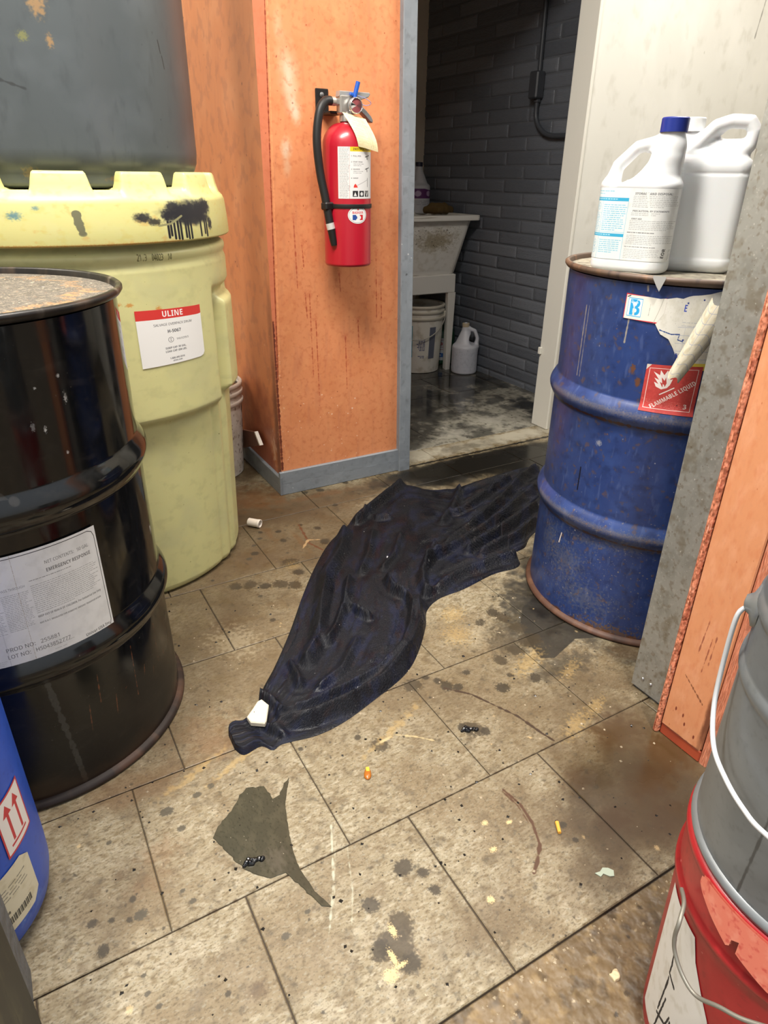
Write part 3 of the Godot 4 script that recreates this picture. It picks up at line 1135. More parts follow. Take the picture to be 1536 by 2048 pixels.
	# oily drops and splats, each where it fell: x, z, radius
	var drops := [[0.659, -0.996, 0.0278], [0.699, -1.004, 0.0106], [0.718, -0.98, 0.0129], [0.726, -0.956, 0.0197], [0.747, -0.94, 0.0162], [0.794, -0.972, 0.0119], [0.699, -0.818, 0.0278], [0.683, -0.832, 0.015], [0.719, -0.8, 0.0149], [0.837, -0.888, 0.0208], [0.88, -0.914, 0.0107], [0.504, -0.875, 0.0228], [0.473, -0.916, 0.0094], [0.404, -0.618, 0.0205], [0.429, -0.594, 0.0119], [0.328, -0.514, 0.0353], [0.35, -0.536, 0.0268], [0.304, -0.519, 0.0198], [0.334, -0.481, 0.0195], [0.324, -0.588, 0.0178], [0.43, -0.558, 0.0116], [-0.008, -0.785, 0.0073], [-0.071, -0.775, 0.0094], [-0.044, -0.766, 0.0063], [-0.019, -0.753, 0.0063], [-0.063, -0.724, 0.0121], [0.083, -0.574, 0.0058], [0.621, -1.638, 0.0334], [0.621, -1.576, 0.0208], [0.654, -1.775, 0.0145], [0.768, -1.705, 0.0209], [0.662, -1.839, 0.0132], [0.546, -1.74, 0.0155], [0.785, -1.8, 0.015], [0.433, -1.591, 0.0228], [0.473, -1.578, 0.0258], [0.509, -1.552, 0.02], [0.55, -1.541, 0.0288], [0.586, -1.516, 0.0258], [0.184, -0.752, 0.0103], [0.702, -0.547, 0.0091], [0.7, -0.513, 0.0071], [0.608, -1.861, 0.0099], [0.744, -1.847, 0.0101], [0.468, -1.389, 0.0106], [0.462, -1.272, 0.0125], [0.919, -2.067, 0.0187], [1.032, -2.084, 0.0153], [0.913, -1.927, 0.0143], [0.861, -2.074, 0.0148], [1.017, -1.05, 0.0288], [1.01, -1.104, 0.0268], [1.001, -1.135, 0.0217], [0.944, -1.115, 0.0185], [1.011, -0.994, 0.0383], [0.951, -0.981, 0.0274], [0.894, -0.969, 0.022], [0.926, -0.878, 0.0189]]
	for i in drops.size():
		var q: Array = drops[i]
		t.wstain(Vector2(q[0], q[1]), Vector2(q[2], q[2] * 0.85), hx("332c20") if q[2] < 0.022 else hx("3d3425"), 0.8, 0.35, 0.4, i + 3, i * 0.7, 3.0)
	for s in [[0.122, -0.557, 0.022, 0.5], [0.794, -0.508, 0.05, 0.75], [0.915, -0.544, 0.08, 0.75], [0.795, -0.611, 0.05, 0.45], [0.891, -0.453, 0.08, 0.7], [1.193, -0.848, 0.06, 0.6], [0.547, -1.203, 0.05, 0.4], [0.352, -1.428, 0.06, 0.4], [-0.017, -0.838, 0.02, 0.4], [0.97, -0.66, 0.09, 0.8], [1.02, -0.57, 0.09, 0.85]]:
		t.wstain(Vector2(s[0], s[1]), Vector2(s[2], s[2] * 0.8), hx("47341f"), s[3], 0.75, 0.5, int(s[0] * 900), 0.0, 3.0)
	# worn-through pale patches and tan scuffs
	for s in [[0.335, -0.535, 0.006, 0.012], [0.315, -0.5, 0.005, 0.016], [0.3, -0.48, 0.012, 0.01], [0.32, -0.485, 0.012, 0.004], [0.62, -0.6, 0.006, 0.004], [0.58, -0.62, 0.006, 0.005], [0.56, -0.57, 0.007, 0.005], [0.5, -0.5, 0.007, 0.006]]:
		t.wstain(Vector2(s[0], s[1]), Vector2(s[2], s[3]), hx("d8c290"), 0.85, 0.2, 0.9, int(s[1] * 200), 0.0, 5.0)
	for s in [[0.95, -0.93, 0.08, 0.03], [1.02, -0.86, 0.06, 0.02], [0.98, -0.74, 0.05, 0.02], [0.9, -0.72, 0.06, 0.025], [0.55, -0.9, 0.12, 0.012], [0.15, -0.99, 0.12, 0.012], [0.24, -0.98, 0.1, 0.01], [0.9, -1.18, 0.05, 0.04], [0.86, -1.1, 0.05, 0.05], [0.62, -1.62, 0.03, 0.03]]:
		t.wstain(Vector2(s[0], s[1]), Vector2(s[2], s[3]), hx("b0935c"), 0.45, 0.8, 1.0, int(s[0] * 400), -0.4, 6.0)
	for s in [[0.92, -1.08, 0.07, 0.05], [0.35, -1.35, 0.07, 0.1]]:
		t.wstain(Vector2(s[0], s[1]), Vector2(s[2], s[3]), hx("b5ae9a"), 0.35, 0.9, 1.0, int(s[0] * 400), -0.4, 6.0)
	# rusty arcs left by a drum
	t.wline([Vector2(0.656, -0.662), Vector2(0.663, -0.62), Vector2(0.656, -0.578), Vector2(0.638, -0.537), Vector2(0.612, -0.514), Vector2(0.591, -0.5)], 0.005, hx("4a2f1a"), 0.85, 0.6, 3)
	t.wline([Vector2(0.652, -0.66), Vector2(0.657, -0.62), Vector2(0.65, -0.58)], 0.003, hx("4a2f1a"), 0.5, 0.8, 5)
	t.wline([Vector2(0.718, -0.952), Vector2(0.76, -0.906), Vector2(0.808, -0.801), Vector2(0.821, -0.736), Vector2(0.829, -0.708)], 0.005, hx("3b2b1c"), 0.8, 0.6, 7)
	t.wline([Vector2(0.5, -0.88), Vector2(0.545, -0.885), Vector2(0.58, -0.86), Vector2(0.61, -0.83)], 0.004, hx("b5a680"), 0.4, 0.9, 8)
	# pale dragged scratches
	t.wline([Vector2(0.333, -0.753), Vector2(0.29, -0.654), Vector2(0.251, -0.587)], 0.003, hx("b5b9ab"), 0.35, 0.8, 9)
	t.wline([Vector2(0.34, -0.703), Vector2(0.31, -0.623), Vector2(0.283, -0.574)], 0.002, hx("b5b9ab"), 0.3, 0.8, 10)
	t.wline([Vector2(0.325, -0.72), Vector2(0.28, -0.63), Vector2(0.243, -0.575)], 0.002, hx("b5b9ab"), 0.25, 0.8, 11)
	t.wline([Vector2(0.74, -1.85), Vector2(0.72, -1.72), Vector2(0.74, -1.66)], 0.006, hx("5f3b24"), 0.7, 0.7, 12)
	# grimy joints
	for r in 7:
		var z := -0.393 - PZ * (r + 1)
		t.wline([Vector2(-0.2, z), Vector2(2.15, z)], 0.003, hx("4a3a28"), 0.35, 0.8, 20 + r)
	t.wline([Vector2(0.69, -1.7), Vector2(0.725, -1.74), Vector2(0.76, -1.725)], 0.006, hx("a58a66"), 0.7, 0.7, 13)
	# white-ish tiles past the threshold
	for x in 9:
		t.wstain(Vector2(1.34 + 0.1 * x, -2.175), Vector2(0.07, 0.075), hx("a8a59b"), 0.75, 0.5, 0.3, 500 + x)
	t.wstain(Vector2(1.42, -2.19), Vector2(0.16, 0.07), hx("b9b5a8"), 0.8, 0.6, 0.6, 50)
	t.wstain(Vector2(1.95, -2.18), Vector2(0.2, 0.06), hx("b9b5a8"), 0.85, 0.6, 0.6, 51)
	t.wstain(Vector2(1.65, -2.17), Vector2(0.15, 0.05), hx("6b675d"), 0.6, 0.8, 0.9, 52)
	t.wline([Vector2(1.2, -2.1), Vector2(2.15, -2.1)], 0.012, hx("2b2720"), 0.8, 0.6, 53)
	# gloss: oily ground is wet, clean vinyl dull
	var r := Tex.new(1024, 815, hx("a0a0a0"))
	r.span(-0.2, -2.25, 2.15, -0.38)
	r.noise(121, 0.03, 0.4, 0.8, hx("747474"), 0.8)
	for s in [[1.55, -1.98, 0.45, 0.13], [1.75, -1.75, 0.4, 0.3], [1.9, -1.9, 0.3, 0.25], [1.25, -1.05, 0.18, 0.16], [1.3, -2.1, 0.3, 0.1], [1.7, -2.15, 0.4, 0.1], [0.95, -0.6, 0.3, 0.12]]:
		r.wstain(Vector2(s[0], s[1]), Vector2(s[2], s[3]), hx("2c2c2c"), 0.9, 0.7, 0.5, int(s[0] * 31))
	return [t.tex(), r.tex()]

func build_floor() -> void:
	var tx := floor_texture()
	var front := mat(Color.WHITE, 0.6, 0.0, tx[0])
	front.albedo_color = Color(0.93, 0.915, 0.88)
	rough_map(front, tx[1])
	# wet store floor
	var t := Tex.new(1024, 1308, hx("8f8b7e"))
	t.span(1.2, -3.9, 2.5, -2.24)
	t.noise(131, 0.01, 0.4, 0.85, hx("aaa698"), 0.7, 2.0, 1.0)
	t.noise(132, 0.03, 0.5, 0.8, hx("4c4940"), 0.55)
	t.noise(133, 0.006, 0.4, 0.7, hx("2c2b28"), 0.6)
	for s in [[1.7, -2.85, 0.55, 0.35, 0.95], [1.55, -2.45, 0.2, 0.2, 0.7], [2.2, -3.1, 0.4, 0.4, 0.85], [1.5, -2.7, 0.4, 0.3, 0.9], [2.3, -2.5, 0.12, 0.2, 0.9], [1.9, -3.4, 0.6, 0.4, 0.8]]:
		t.wstain(Vector2(s[0], s[1]), Vector2(s[2], s[3]), hx("1d1c1a"), s[4], 0.8, 0.6, int(s[0] * 90))
	for s in [[1.98, -2.4, 0.16, 0.1, 0.8], [1.72, -2.33, 0.14, 0.08, 0.7], [2.08, -2.29, 0.1, 0.06, 0.7]]:
		t.wstain(Vector2(s[0], s[1]), Vector2(s[2], s[3]), hx("a9a598"), s[4], 0.9, 0.6, int(s[0] * 91))
	t.specks(500, 134, 0.7, 5.0, hx("141310"), 0.9)
	var r := Tex.new(512, 654, hx("1c1c1c"))
	r.noise(135, 0.03, 0.55, 0.8, hx("606060"), 0.6)
	var back := mat(Color.WHITE, 0.6, 0.0, t.tex())
	rough_map(back, r.tex())

	var b := MB.new()
	b.block(Vector3(-2.7, -0.08, -3.95), Vector3(3.5, -0.0035, -0.394))
	var fl := struct("floor", b, mat(hx("3a2f22"), 0.8), "grimy mottled beige vinyl tile floor with dark oil stains", "floor")
	var g := RandomNumberGenerator.new()
	g.seed = 4
	var offs := [0.154, 0.035, 0.136, 0.03, 0.26, 0.232, 0.02, 0.04, 0.2, 0.1, 0.15, 0.05]
	for row in 12:
		var z1 := -0.393 - PZ * row
		var z0 := z1 - PZ
		var x: float = -2.6 + fposmod(offs[row] + 2.6, PX) - PX
		while x < 2.5:
			if row >= 9 and x < 0.75 or row >= 10 and x > 2.3 or x < -2.6:
				x += PX
				continue
			var is_back := row >= 6 and x > 1.0
			b = MB.new()
			tile(b, x, x + PX, z0, z1, g, is_back)
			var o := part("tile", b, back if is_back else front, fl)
			x += PX
	# concrete outside the threshold, brown with oil and grit
	var s := Tex.new(1024, 1024, hx("6d5b40"))
	s.span(0.0, -0.4, 1.3, 0.9)
	s.noise(141, 0.008, 0.35, 0.8, hx("54452f"), 0.8)
	s.noise(142, 0.04, 0.5, 0.85, hx("8c7753"), 0.6)
	s.noise(143, 0.03, 0.55, 0.85, hx("3c3122"), 0.6)
	s.specks(700, 144, 0.7, 3.5, hx("d9c9a6"), 0.8)
	s.specks(500, 145, 0.7, 5.0, hx("241d14"), 0.8)
	s.wstain(Vector2(0.75, -0.3), Vector2(0.3, 0.08), hx("3a2f20"), 0.7, 0.9, 0.5, 3)
	var om := mat(Color.WHITE, 0.55, 0.0, s.tex())
	om.uv1_scale = Vector3(1, 1, 1)
	bump(om, 0.08, 0.5)
	b = MB.new()
	var k := 12.0
	b.quad(Vector3(-k, -0.008, -0.3935), Vector3(k, -0.008, -0.3935), Vector3(k, -0.008, k), Vector3(-k, -0.008, k), Vector2(-k / 1.3, 0), Vector2(k / 1.3, 0), Vector2(k / 1.3, (k + 0.4) / 1.3), Vector2(-k / 1.3, (k + 0.4) / 1.3))
	b.block(Vector3(-k, -0.2, -0.3935), Vector3(k, -0.0085, k))
	struct("floor_outside", b, om, "dark brown gritty concrete outside the tiled floor's edge", "ground")
	# grit along the edge and crumbs scattered on the tiles
	b = MB.new()
	for i in 420:
		var p := Vector3(g.randf_range(0.2, 1.0), 0.0, -0.388 + absf(g.randfn(0.0, 0.015))) if i < 110 else Vector3(g.randf_range(0.3, 1.0), 0.0, g.randf_range(-0.37, -0.12)) if i < 200 else Vector3(g.randf_range(-0.05, 1.1), 0.0, g.randf_range(-1.5, -0.42))
		var q := g.randf_range(0.0012, 0.0035)
		if covered(p): continue
		if i < 200:
			p.y = -0.008
		crumb(b, p, q, g)
	var gr := single("floor_grit", b, mat(hx("9c8d74"), 0.5), "small pale crumbs and grit scattered over the floor", "grit")
	gr.set_meta("kind", "stuff")
	b = MB.new()
	for i in 320:
		var p := Vector3(g.randf_range(-0.1, 1.1), 0.0, g.randf_range(-1.6, -0.42))
		if covered(p): continue
		crumb(b, p, g.randf_range(0.0012, 0.004), g)
	gr = single("dark_crumbs", b, mat(hx("1c1915"), 0.35), "tiny black crumbs scattered over the tiles", "grit")
	gr.set_meta("kind", "stuff")

func covered(p: Vector3) -> bool:
	var q := Vector2(p.x, p.z)
	if q.distance_to(Vector2(-0.086, -1.334)) < 0.31 or q.distance_to(Vector2(1.436, -1.051)) < 0.31 or q.distance_to(Vector2(0.208, -1.99)) < 0.38 or q.distance_to(Vector2(-0.27, -0.9)) < 0.17 or q.distance_to(Vector2(0.69, -0.17)) < 0.16:
		return true
	# the cloth's band from its near end to the blue drum
	var a := Vector2(0.25, -1.03)
	var b := Vector2(1.2, -1.62)
	var s := clampf((q - a).dot(b - a) / (b - a).length_squared(), 0.0, 1.0)
	return q.distance_to(a.lerp(b, s)) < lerpf(0.08, 0.36, s)

func crumb(b: MB, p: Vector3, r: float, g: RandomNumberGenerator) -> void:
	var a := g.randf() * TAU
	var c := []
	for k in 4:
		c.append(p + Vector3(cos(a + k * TAU / 4) * r * g.randf_range(0.6, 1.3), 0.0, sin(a + k * TAU / 4) * r * g.randf_range(0.6, 1.3)))
	var top := p + Vector3(0, r * g.randf_range(0.5, 1.1), 0)
	for k in 4:
		b.tri(c[k], c[(k + 1) % 4], top)

func tile(b: MB, x0: float, x1: float, z0: float, z1: float, g: RandomNumberGenerator, is_back: bool) -> void:
	var gap := 0.0011
	var e := 0.0016
	var h := []
	for i in 4:
		h.append(g.randf_range(-0.0004, 0.0004))
	var ax := x0 + gap + g.randf_range(-0.0006, 0.0006)
	var bx := x1 - gap + g.randf_range(-0.0006, 0.0006)
	var az := z0 + gap
	var bz := z1 - gap
	var top := [Vector3(ax + e, h[0], az + e), Vector3(bx - e, h[1], az + e), Vector3(bx - e, h[2], bz - e), Vector3(ax + e, h[3], bz - e)]
	var low := [Vector3(ax, -0.0014, az), Vector3(bx, -0.0014, az), Vector3(bx, -0.0014, bz), Vector3(ax, -0.0014, bz)]
	var bot := []
	for p in low:
		bot.append(Vector3(p.x, -0.009 if z1 > -0.4 else -0.0035, p.z))
	var u := func(p: Vector3) -> Vector2:
		return Vector2((p.x - 1.2) / 1.3, (p.z + 3.9) / 1.66) if is_back else Vector2((p.x + 0.2) / 2.35, (p.z + 2.25) / 1.87)
	b.quad(top[0], top[1], top[2], top[3], u.call(top[0]), u.call(top[1]), u.call(top[2]), u.call(top[3]))
	for i in 4:
		var j := (i + 1) % 4
		b.quad(top[j], top[i], low[i], low[j], u.call(top[j]), u.call(top[i]), u.call(low[i]), u.call(low[j]))
		b.quad(low[j], low[i], bot[i], bot[j], u.call(low[j]), u.call(low[i]), u.call(low[i]), u.call(low[j]))

# ------------------------------------------------------------------ drums
# steel drum body with two rolling hoops; radius along the height
func drum_profile() -> Array:
	var p := [Vector2(0.2855, 0.012), Vector2(0.2855, 0.05)]
	for hy in [0.298, 0.588]:
		for k in 17:
			var s := lerpf(-1.0, 1.0, k / 16.0)
			var r := 0.2855 + 0.0125 * pow(cos(s * PI * 0.5), 1.6) - 0.0025 * exp(-pow((absf(s) - 1.0) * 5.0, 2))
			p.append(Vector2(r, hy + s * 0.034))
	p.append_array([Vector2(0.2855, 0.83), Vector2(0.2855, 0.862)])
	return p

func chime(y: float, up := true) -> Array:
	var s := 1.0 if up else -1.0
	var p := [Vector2(0.284, y - 0.016 * s), Vector2(0.293, y - 0.014 * s), Vector2(0.2975, y - 0.008 * s), Vector2(0.2975, y - 0.003 * s), Vector2(0.294, y), Vector2(0.2895, y), Vector2(0.2865, y - 0.003 * s), Vector2(0.285, y - 0.012 * s)]
	if not up:
		p.reverse()
	return p

func steel_drum(root: Node3D, body: Material, rim: Material, lid: Material, foot: Material) -> void:
	var b := MB.new()
	b.lathe(T(), drum_profile(), 128, 0.88)
	part("body", b, body, root)
	b = MB.new()
	b.lathe(T(), chime(0.88), 128)
	part("top_rim", b, rim, root)
	b = MB.new()
	b.lathe(T(), chime(0.0, false), 128)
	part("bottom_rim", b, foot, root)
	b = MB.new()
	var rows := []
	var uv := []
	for k in 13:
		var r := 0.286 * (1.0 - k / 12.0)
		var row := PackedVector3Array()
		var q := PackedVector2Array()
		for j in 65:
			var a := TAU * j / 64
			row.append(Vector3(r * cos(a), 0.868 + (0.003 if k == 3 else 0.0), r * sin(a)))
			q.append(Vector2(0.5 + r * cos(a) / 0.6, 0.5 + r * sin(a) / 0.6))
		rows.append(row)
		uv.append(q)
	b.grid(rows, true, false, Vector2.ONE, Vector2.ZERO, uv)
	part("lid", b, lid, root)

func rust_tex(base: Color, seed_: int) -> ImageTexture:
	var t := Tex.new(512, 64, base)
	t.noise(seed_, 0.03, 0.4, 0.8, hx("4f3526"), 0.85)
	t.noise(seed_ + 1, 0.08, 0.5, 0.85, hx("6b4c36"), 0.5)
	t.noise(seed_ + 2, 0.05, 0.6, 0.85, hx("2a1c14"), 0.6)
	return t.tex()

func build_black_drum() -> void:
	var root := thing("steel_drum", "glossy black steel drum with a white printed label, left foreground", "drum", Vector3(-0.086, 0, -1.334))
	var t := Tex.new(2048, 1024, hx("0a0b0c"))
	t.span(0, 0.88, 360, 0)
	t.noise(201, 0.01, 0.5, 0.9, hx("131415"), 0.8)
	t.noise(202, 0.03, 0.62, 0.9, hx("2b2723"), 0.45, 3.0, 1.0)
	t.noise(203, 0.2, 0.7, 0.9, hx("3d3832"), 0.4, 4.0, 1.0)
	var tt := t
	# paint splashes, scrapes, a milky run
	for s in [[84, 0.76, 30, 10, 0.25], [69, 0.714, 5, 10, 0.5], [65.5, 0.706, 3, 8, 0.9], [57, 0.745, 4, 12, 0.7], [58, 0.78, 4, 4, 0.8], [66, 0.77, 3, 3, 0.8], [60, 0.66, 3, 4, 0.8]]:
		t.stain(t.at(Vector2(s[0], s[1])), Vector2(s[2], s[3]), hx("c7c7c4"), s[4], 0.5, 0.8, int(s[0]))
	t.line([t.at(Vector2(84, 0.28)), t.at(Vector2(81, 0.1)), t.at(Vector2(80, 0.02))], 9, hx("3a3a36"), 0.6, 0.7, 4)
	t.line([t.at(Vector2(79, 0.61)), t.at(Vector2(92, 0.65))], 10, hx("3a3836"), 0.6, 0.9, 6)
	t.noise(204, 0.06, 0.55, 0.85, hx("241f19"), 0.4)
	t.stain(t.at(Vector2(60, 0.02)), Vector2(500, 60), hx("3b2a1e"), 0.8, 0.9, 0.6, 7)
	t.specks(700, 205, 0.7, 3.0, hx("5b564d"), 0.6)
	for i in 9:
		t.line([t.at(Vector2(30 + i * 5.3, 0.2 + 0.05 * sin(i * 2.0))), t.at(Vector2(31 + i * 5.3, 0.15 + 0.03 * sin(i * 3.0)))], 2.0, hx("6a3d26"), 0.6, 0.8, i)
	var body := mat(Color.WHITE, 0.16, 0.0, t.tex())
	var r := Tex.new(1024, 512, hx("181818"))
	r.span(0, 0.88, 360, 0)
	r.noise(206, 0.02, 0.4, 0.9, hx("3c3c3c"), 0.7)
	r.stain(r.at(Vector2(60, 0.1)), Vector2(400, 110), hx("808080"), 0.8, 0.9, 0.4, 7)
	rough_map(body, r.tex())
	var rt := Tex.new(512, 64, hx("15120f"))
	rt.noise(7, 0.05, 0.55, 0.8, hx("4a3a2c"), 0.7)
	rt.noise(8, 0.1, 0.65, 0.8, hx("7a746c"), 0.5)
	var rim := mat(Color.WHITE, 0.4, 0.0, rt.tex())
	var lt := Tex.new(1024, 1024, hx("56514a"))
	lt.noise(211, 0.01, 0.4, 0.85, hx("4a453d"), 0.8)
	lt.noise(212, 0.03, 0.5, 0.85, hx("857c6d"), 0.7)
	lt.noise(213, 0.12, 0.55, 0.8, hx("a99a80"), 0.55)
	for i in 60:
		var a := i * 0.22 + 0.2
		lt.stain(Vector2(512, 512) + Vector2(cos(a), sin(a)) * (430 - 60 * absf(sin(i * 1.7))), Vector2(34, 22), hx("b5824f"), 0.5, 0.7, 0.9, i)
	lt.specks(1500, 214, 0.8, 4.0, hx("e3d3b5"), 0.9)
	lt.specks(500, 215, 0.8, 4.0, hx("8e4f28"), 0.8)
	lt.specks(300, 216, 0.8, 5.0, hx("26221d"), 0.9)
	lt.specks(60, 217, 1.0, 8.0, hx("dfe6ee"), 0.9)
	steel_drum(root, body, rim, mat(Color.WHITE, 0.7, 0.0, lt.tex()), mat(Color.WHITE, 0.6, 0.0, rust_tex(hx("241812"), 31)))
	var b := MB.new()
	b.lathe(T(Vector3(-0.14, 0.868, 0.13)), [Vector2(0.03, 0), Vector2(0.03, 0.006), Vector2(0.026, 0.008), Vector2(0.0, 0.008)], 20)
	part("bung", b, mat(hx("2b2723"), 0.5, 0.3), root)
	# printed label: degrees 97 to 57, height 0.315..0.523
	t = Tex.new(1024, 860, hx("e4e4e2"))
	t.noise(221, 0.006, 0.4, 0.9, hx("d4d4d2"), 0.6)
	var ink := hx("4a4a4a")
	for e in [[Vector2(0, 20), Vector2(950, 20)], [Vector2(1004, 74), Vector2(1004, 770)], [Vector2(0, 836), Vector2(950, 836)], [Vector2(950, 20), Vector2(988, 36), Vector2(1004, 74)], [Vector2(1004, 770), Vector2(988, 820), Vector2(950, 836)]]:
		t.line(e, 5.0, hx("333333"), 0.9)
	t.text("NET CONTENTS:   50 GAL", 560, 130, 34, ink, false, 0, 0.8)
	t.text("EMERGENCY RESPONSE", 560, 190, 36, ink, true, 0, 0.8, 0.95)
	t.fine(420, 215, 560, 1, 14, ink, 0.8, 3, 5)
	t.text("PASS THROUGH", 200, 250, 26, ink, false, 0, 0.6)
	t.fine(200, 280, 190, 22, 13, ink, 0.55, 4, 4)
	t.fine(0, 300, 180, 22, 13, ink, 0.5, 14, 4)
	t.fine(420, 255, 560, 15, 15, ink, 0.55, 5, 4.5)
	t.text("KEEP OUT OF REACH OF CHILDREN. For Industrial Use Only", 420, 505, 22, ink, true, 0, 0.8, 0.88)
	t.text("NOT D.O.T. REGULATED FOR DOMESTIC GROUND TRANSPORTATION", 420, 555, 18, ink, true, 0, 0.8, 0.92)
	t.text("PROD NO:   255881", 130, 705, 44, ink, false, 0, 0.85, 1.1)
	t.text("LOT NO:   HS043852777", 130, 760, 44, ink, false, 0, 0.85, 1.05)
	t.text("Univar USA Inc.", 745, 805, 34, ink, true, 0, 0.8)
	t.fine(480, 760, 170, 2, 30, ink, 0.4, 6, 4)
	t.fine(20, 770, 90, 3, 14, ink, 0.4, 7, 3)
	t.line([Vector2(150, 0), Vector2(140, 860)], 3.0, hx("bcbcbc"), 0.6)
	t.line([Vector2(330, 0), Vector2(325, 860)], 3.0, hx("a89c8c"), 0.4, 0.6)
	t.specks(60, 9, 0.8, 3.0, hx("8a8378"), 0.6)
	b = MB.new()
	b.patch(T(), 0.2868, [Vector3(98, 0.524, 0.314), Vector3(57, 0.524, 0.314)], 2)
	part("label", b, mat(Color.WHITE, 0.4, 0.0, t.tex()), root, "white printed label")

func build_blue_drum() -> void:
	var root := thing("steel_drum", "scuffed dark blue steel drum with rusty rims and a red flammable placard", "drum", Vector3(1.436, 0, -1.051))
	var t := Tex.new(2048, 1024, hx("2b4385"))
	t.span(0, 0.88, 360, 0)
	t.noise(301, 0.008, 0.4, 0.9, hx("345096"), 0.8)
	t.noise(302, 0.02, 0.5, 0.9, hx("22356c"), 0.7)
	t.noise(303, 0.05, 0.62, 0.85, hx("5a70aa"), 0.4, 1.0, 4.0)
	t.noise(304, 0.03, 0.66, 0.85, hx("6d5048"), 0.5)
	# worn hoops
	for hy in [0.31, 0.6]:
		for x in 90:
			var a := 120.0 + x
			t.stain(t.at(Vector2(a, hy - 0.008)), Vector2(9, 13), hx("8f8478"), 0.28, 0.8, 0.9, x)
		t.line([t.at(Vector2(120, hy - 0.035)), t.at(Vector2(215, hy - 0.035))], 6.0, hx("4a2e26"), 0.6, 0.9, 5)
	for s in [[165, 0.09, 120, 60], [180, 0.17, 90, 70], [195, 0.2, 60, 90], [150, 0.27, 90, 30], [170, 0.25, 90, 20]]:
		t.stain(t.at(Vector2(s[0], s[1])), Vector2(s[2], s[3]), hx("8d8679"), 0.3, 0.9, 1.0, int(s[0]), 0.0, 8.0)
	t.stain(t.at(Vector2(160, 0.0)), Vector2(500, 26), hx("5d3a26"), 0.9, 0.5, 0.8, 8, 0.0, 12.0)
	t.stain(t.at(Vector2(150, 0.01)), Vector2(120, 40), hx("7a5a3c"), 0.7, 0.6, 0.9, 9, 0.0, 9.0)
	t.specks(1500, 305, 0.7, 3.0, hx("8f8a86"), 0.7, t.wrect(120, 0.34, 215, 0.0))
	t.specks(500, 306, 0.7, 3.0, hx("9a6a48"), 0.7)
	t.specks(300, 307, 0.7, 3.0, hx("c9cdd6"), 0.8)
	for s in [[161, 0.69, 7, 12], [158, 0.665, 8, 10], [158, 0.658, 6, 8]]:
		t.stain(t.at(Vector2(s[0], s[1])), Vector2(s[2], s[3]), hx("6b4a38"), 0.95, 0.3, 0.7, int(s[1] * 1000))
	for s in [[166.5, 0.8, 0.74, 4.0], [160.5, 0.85, 0.86, 4.0], [191, 0.8, 0.64, 3.0], [189, 0.8, 0.64, 2.0]]:
		t.line([t.at(Vector2(s[0], s[1])), t.at(Vector2(s[0] + 0.4, s[2]))], s[3], hx("9a9c9e"), 0.75, 0.3)
	t.line([t.at(Vector2(179, 0.43)), t.at(Vector2(179, 0.37))], 4.0, hx("0e1530"), 0.9)
	t.line([t.at(Vector2(185, 0.235)), t.at(Vector2(186, 0.205))], 4.0, hx("e6e8ec"), 0.9)
	t.stain(t.at(Vector2(171, 0.505)), Vector2(10, 10), hx("a9b0bd"), 0.7, 0.5, 0.8, 3)
	var body := mat(Color.WHITE, 0.34, 0.0, t.tex())
	body.albedo_color = Color(0.94, 0.88, 0.82)
	var rt := Tex.new(512, 64, hx("5d4c40"))
	rt.noise(7, 0.05, 0.45, 0.8, hx("87644a"), 0.8)
	rt.noise(8, 0.1, 0.6, 0.8, hx("2f2a2c"), 0.6)
	var lt := Tex.new(512, 512, hx("8c8779"))
	lt.noise(11, 0.02, 0.4, 0.8, hx("b3ab97"), 0.8)
	lt.noise(12, 0.05, 0.55, 0.8, hx("5d5345"), 0.7)
	steel_drum(root, body, mat(Color.WHITE, 0.5, 0.0, rt.tex()), mat(Color.WHITE, 0.6, 0.0, lt.tex()), mat(Color.WHITE, 0.6, 0.0, rust_tex(hx("4a2f22"), 61)))
	# small white sticker with a red frame and a blue emblem
	t = Tex.new(512, 160, hx("d8d6cc"))
	t.rect(0, 0, 512, 8, hx("c23a44"))
	t.rect(0, 152, 512, 8, hx("c23a44"))
	t.rect(0, 0, 9, 160, hx("c23a44"))
	t.rect(40, 24, 190, 112, hx("3aa0d4"))
	t.rect(46, 29, 178, 102, hx("dfe3e2"))
	t.text("B", 135, 128, 132, hx("2d9ad2"), true, 0, 1, 2.0, true)
	t.poly([Vector2(118, 130), Vector2(122, 82), Vector2(112, 70), Vector2(130, 74), Vector2(142, 70), Vector2(136, 84), Vector2(146, 130)], hx("c9cbc6"))
	for s in [[-1, 0], [1, 0]]:
		var x: float = 127.0 + s[0] * 6
		t.line([Vector2(x, 72), Vector2(x + s[0] * 22, 52), Vector2(x + s[0] * 30, 34)], 5, hx("e8eae8"))
		t.line([Vector2(x + s[0] * 12, 62), Vector2(x + s[0] * 10, 42)], 4, hx("e8eae8"))
		t.line([Vector2(x + s[0] * 22, 52), Vector2(x + s[0] * 40, 50)], 4, hx("e8eae8"))
	t.line([Vector2(330, 50), Vector2(326, 120)], 3, hx("7a7a76"), 0.7, 0.8)
	t.line([Vector2(480, 0), Vector2(440, 90), Vector2(400, 160)], 5, hx("a8a498"), 0.8)
	t.line([Vector2(20, 20), Vector2(60, 12)], 6, hx("222222"), 0.9)
	var b := MB.new()
	b.patch(T(), 0.2868, [Vector3(169.3, 0.841, 0.791), Vector3(155, 0.837, 0.788), Vector3(152.5, 0.839, 0.81)], 2)
	part("emblem_sticker", b, mat(Color.WHITE, 0.4, 0.0, t.tex()), root, "white sticker with blue emblem")
	# torn white label
	t = Tex.new(640, 512, hx("d6d4cb"))
	t.noise(5, 0.008, 0.4, 0.9, hx("c8c5b8"), 0.7)
	t.noise(6, 0.05, 0.7, 0.9, hx("a8a498"), 0.5)
	t.text("E", 250, 150, 60, hx("3b4fb0"), true)
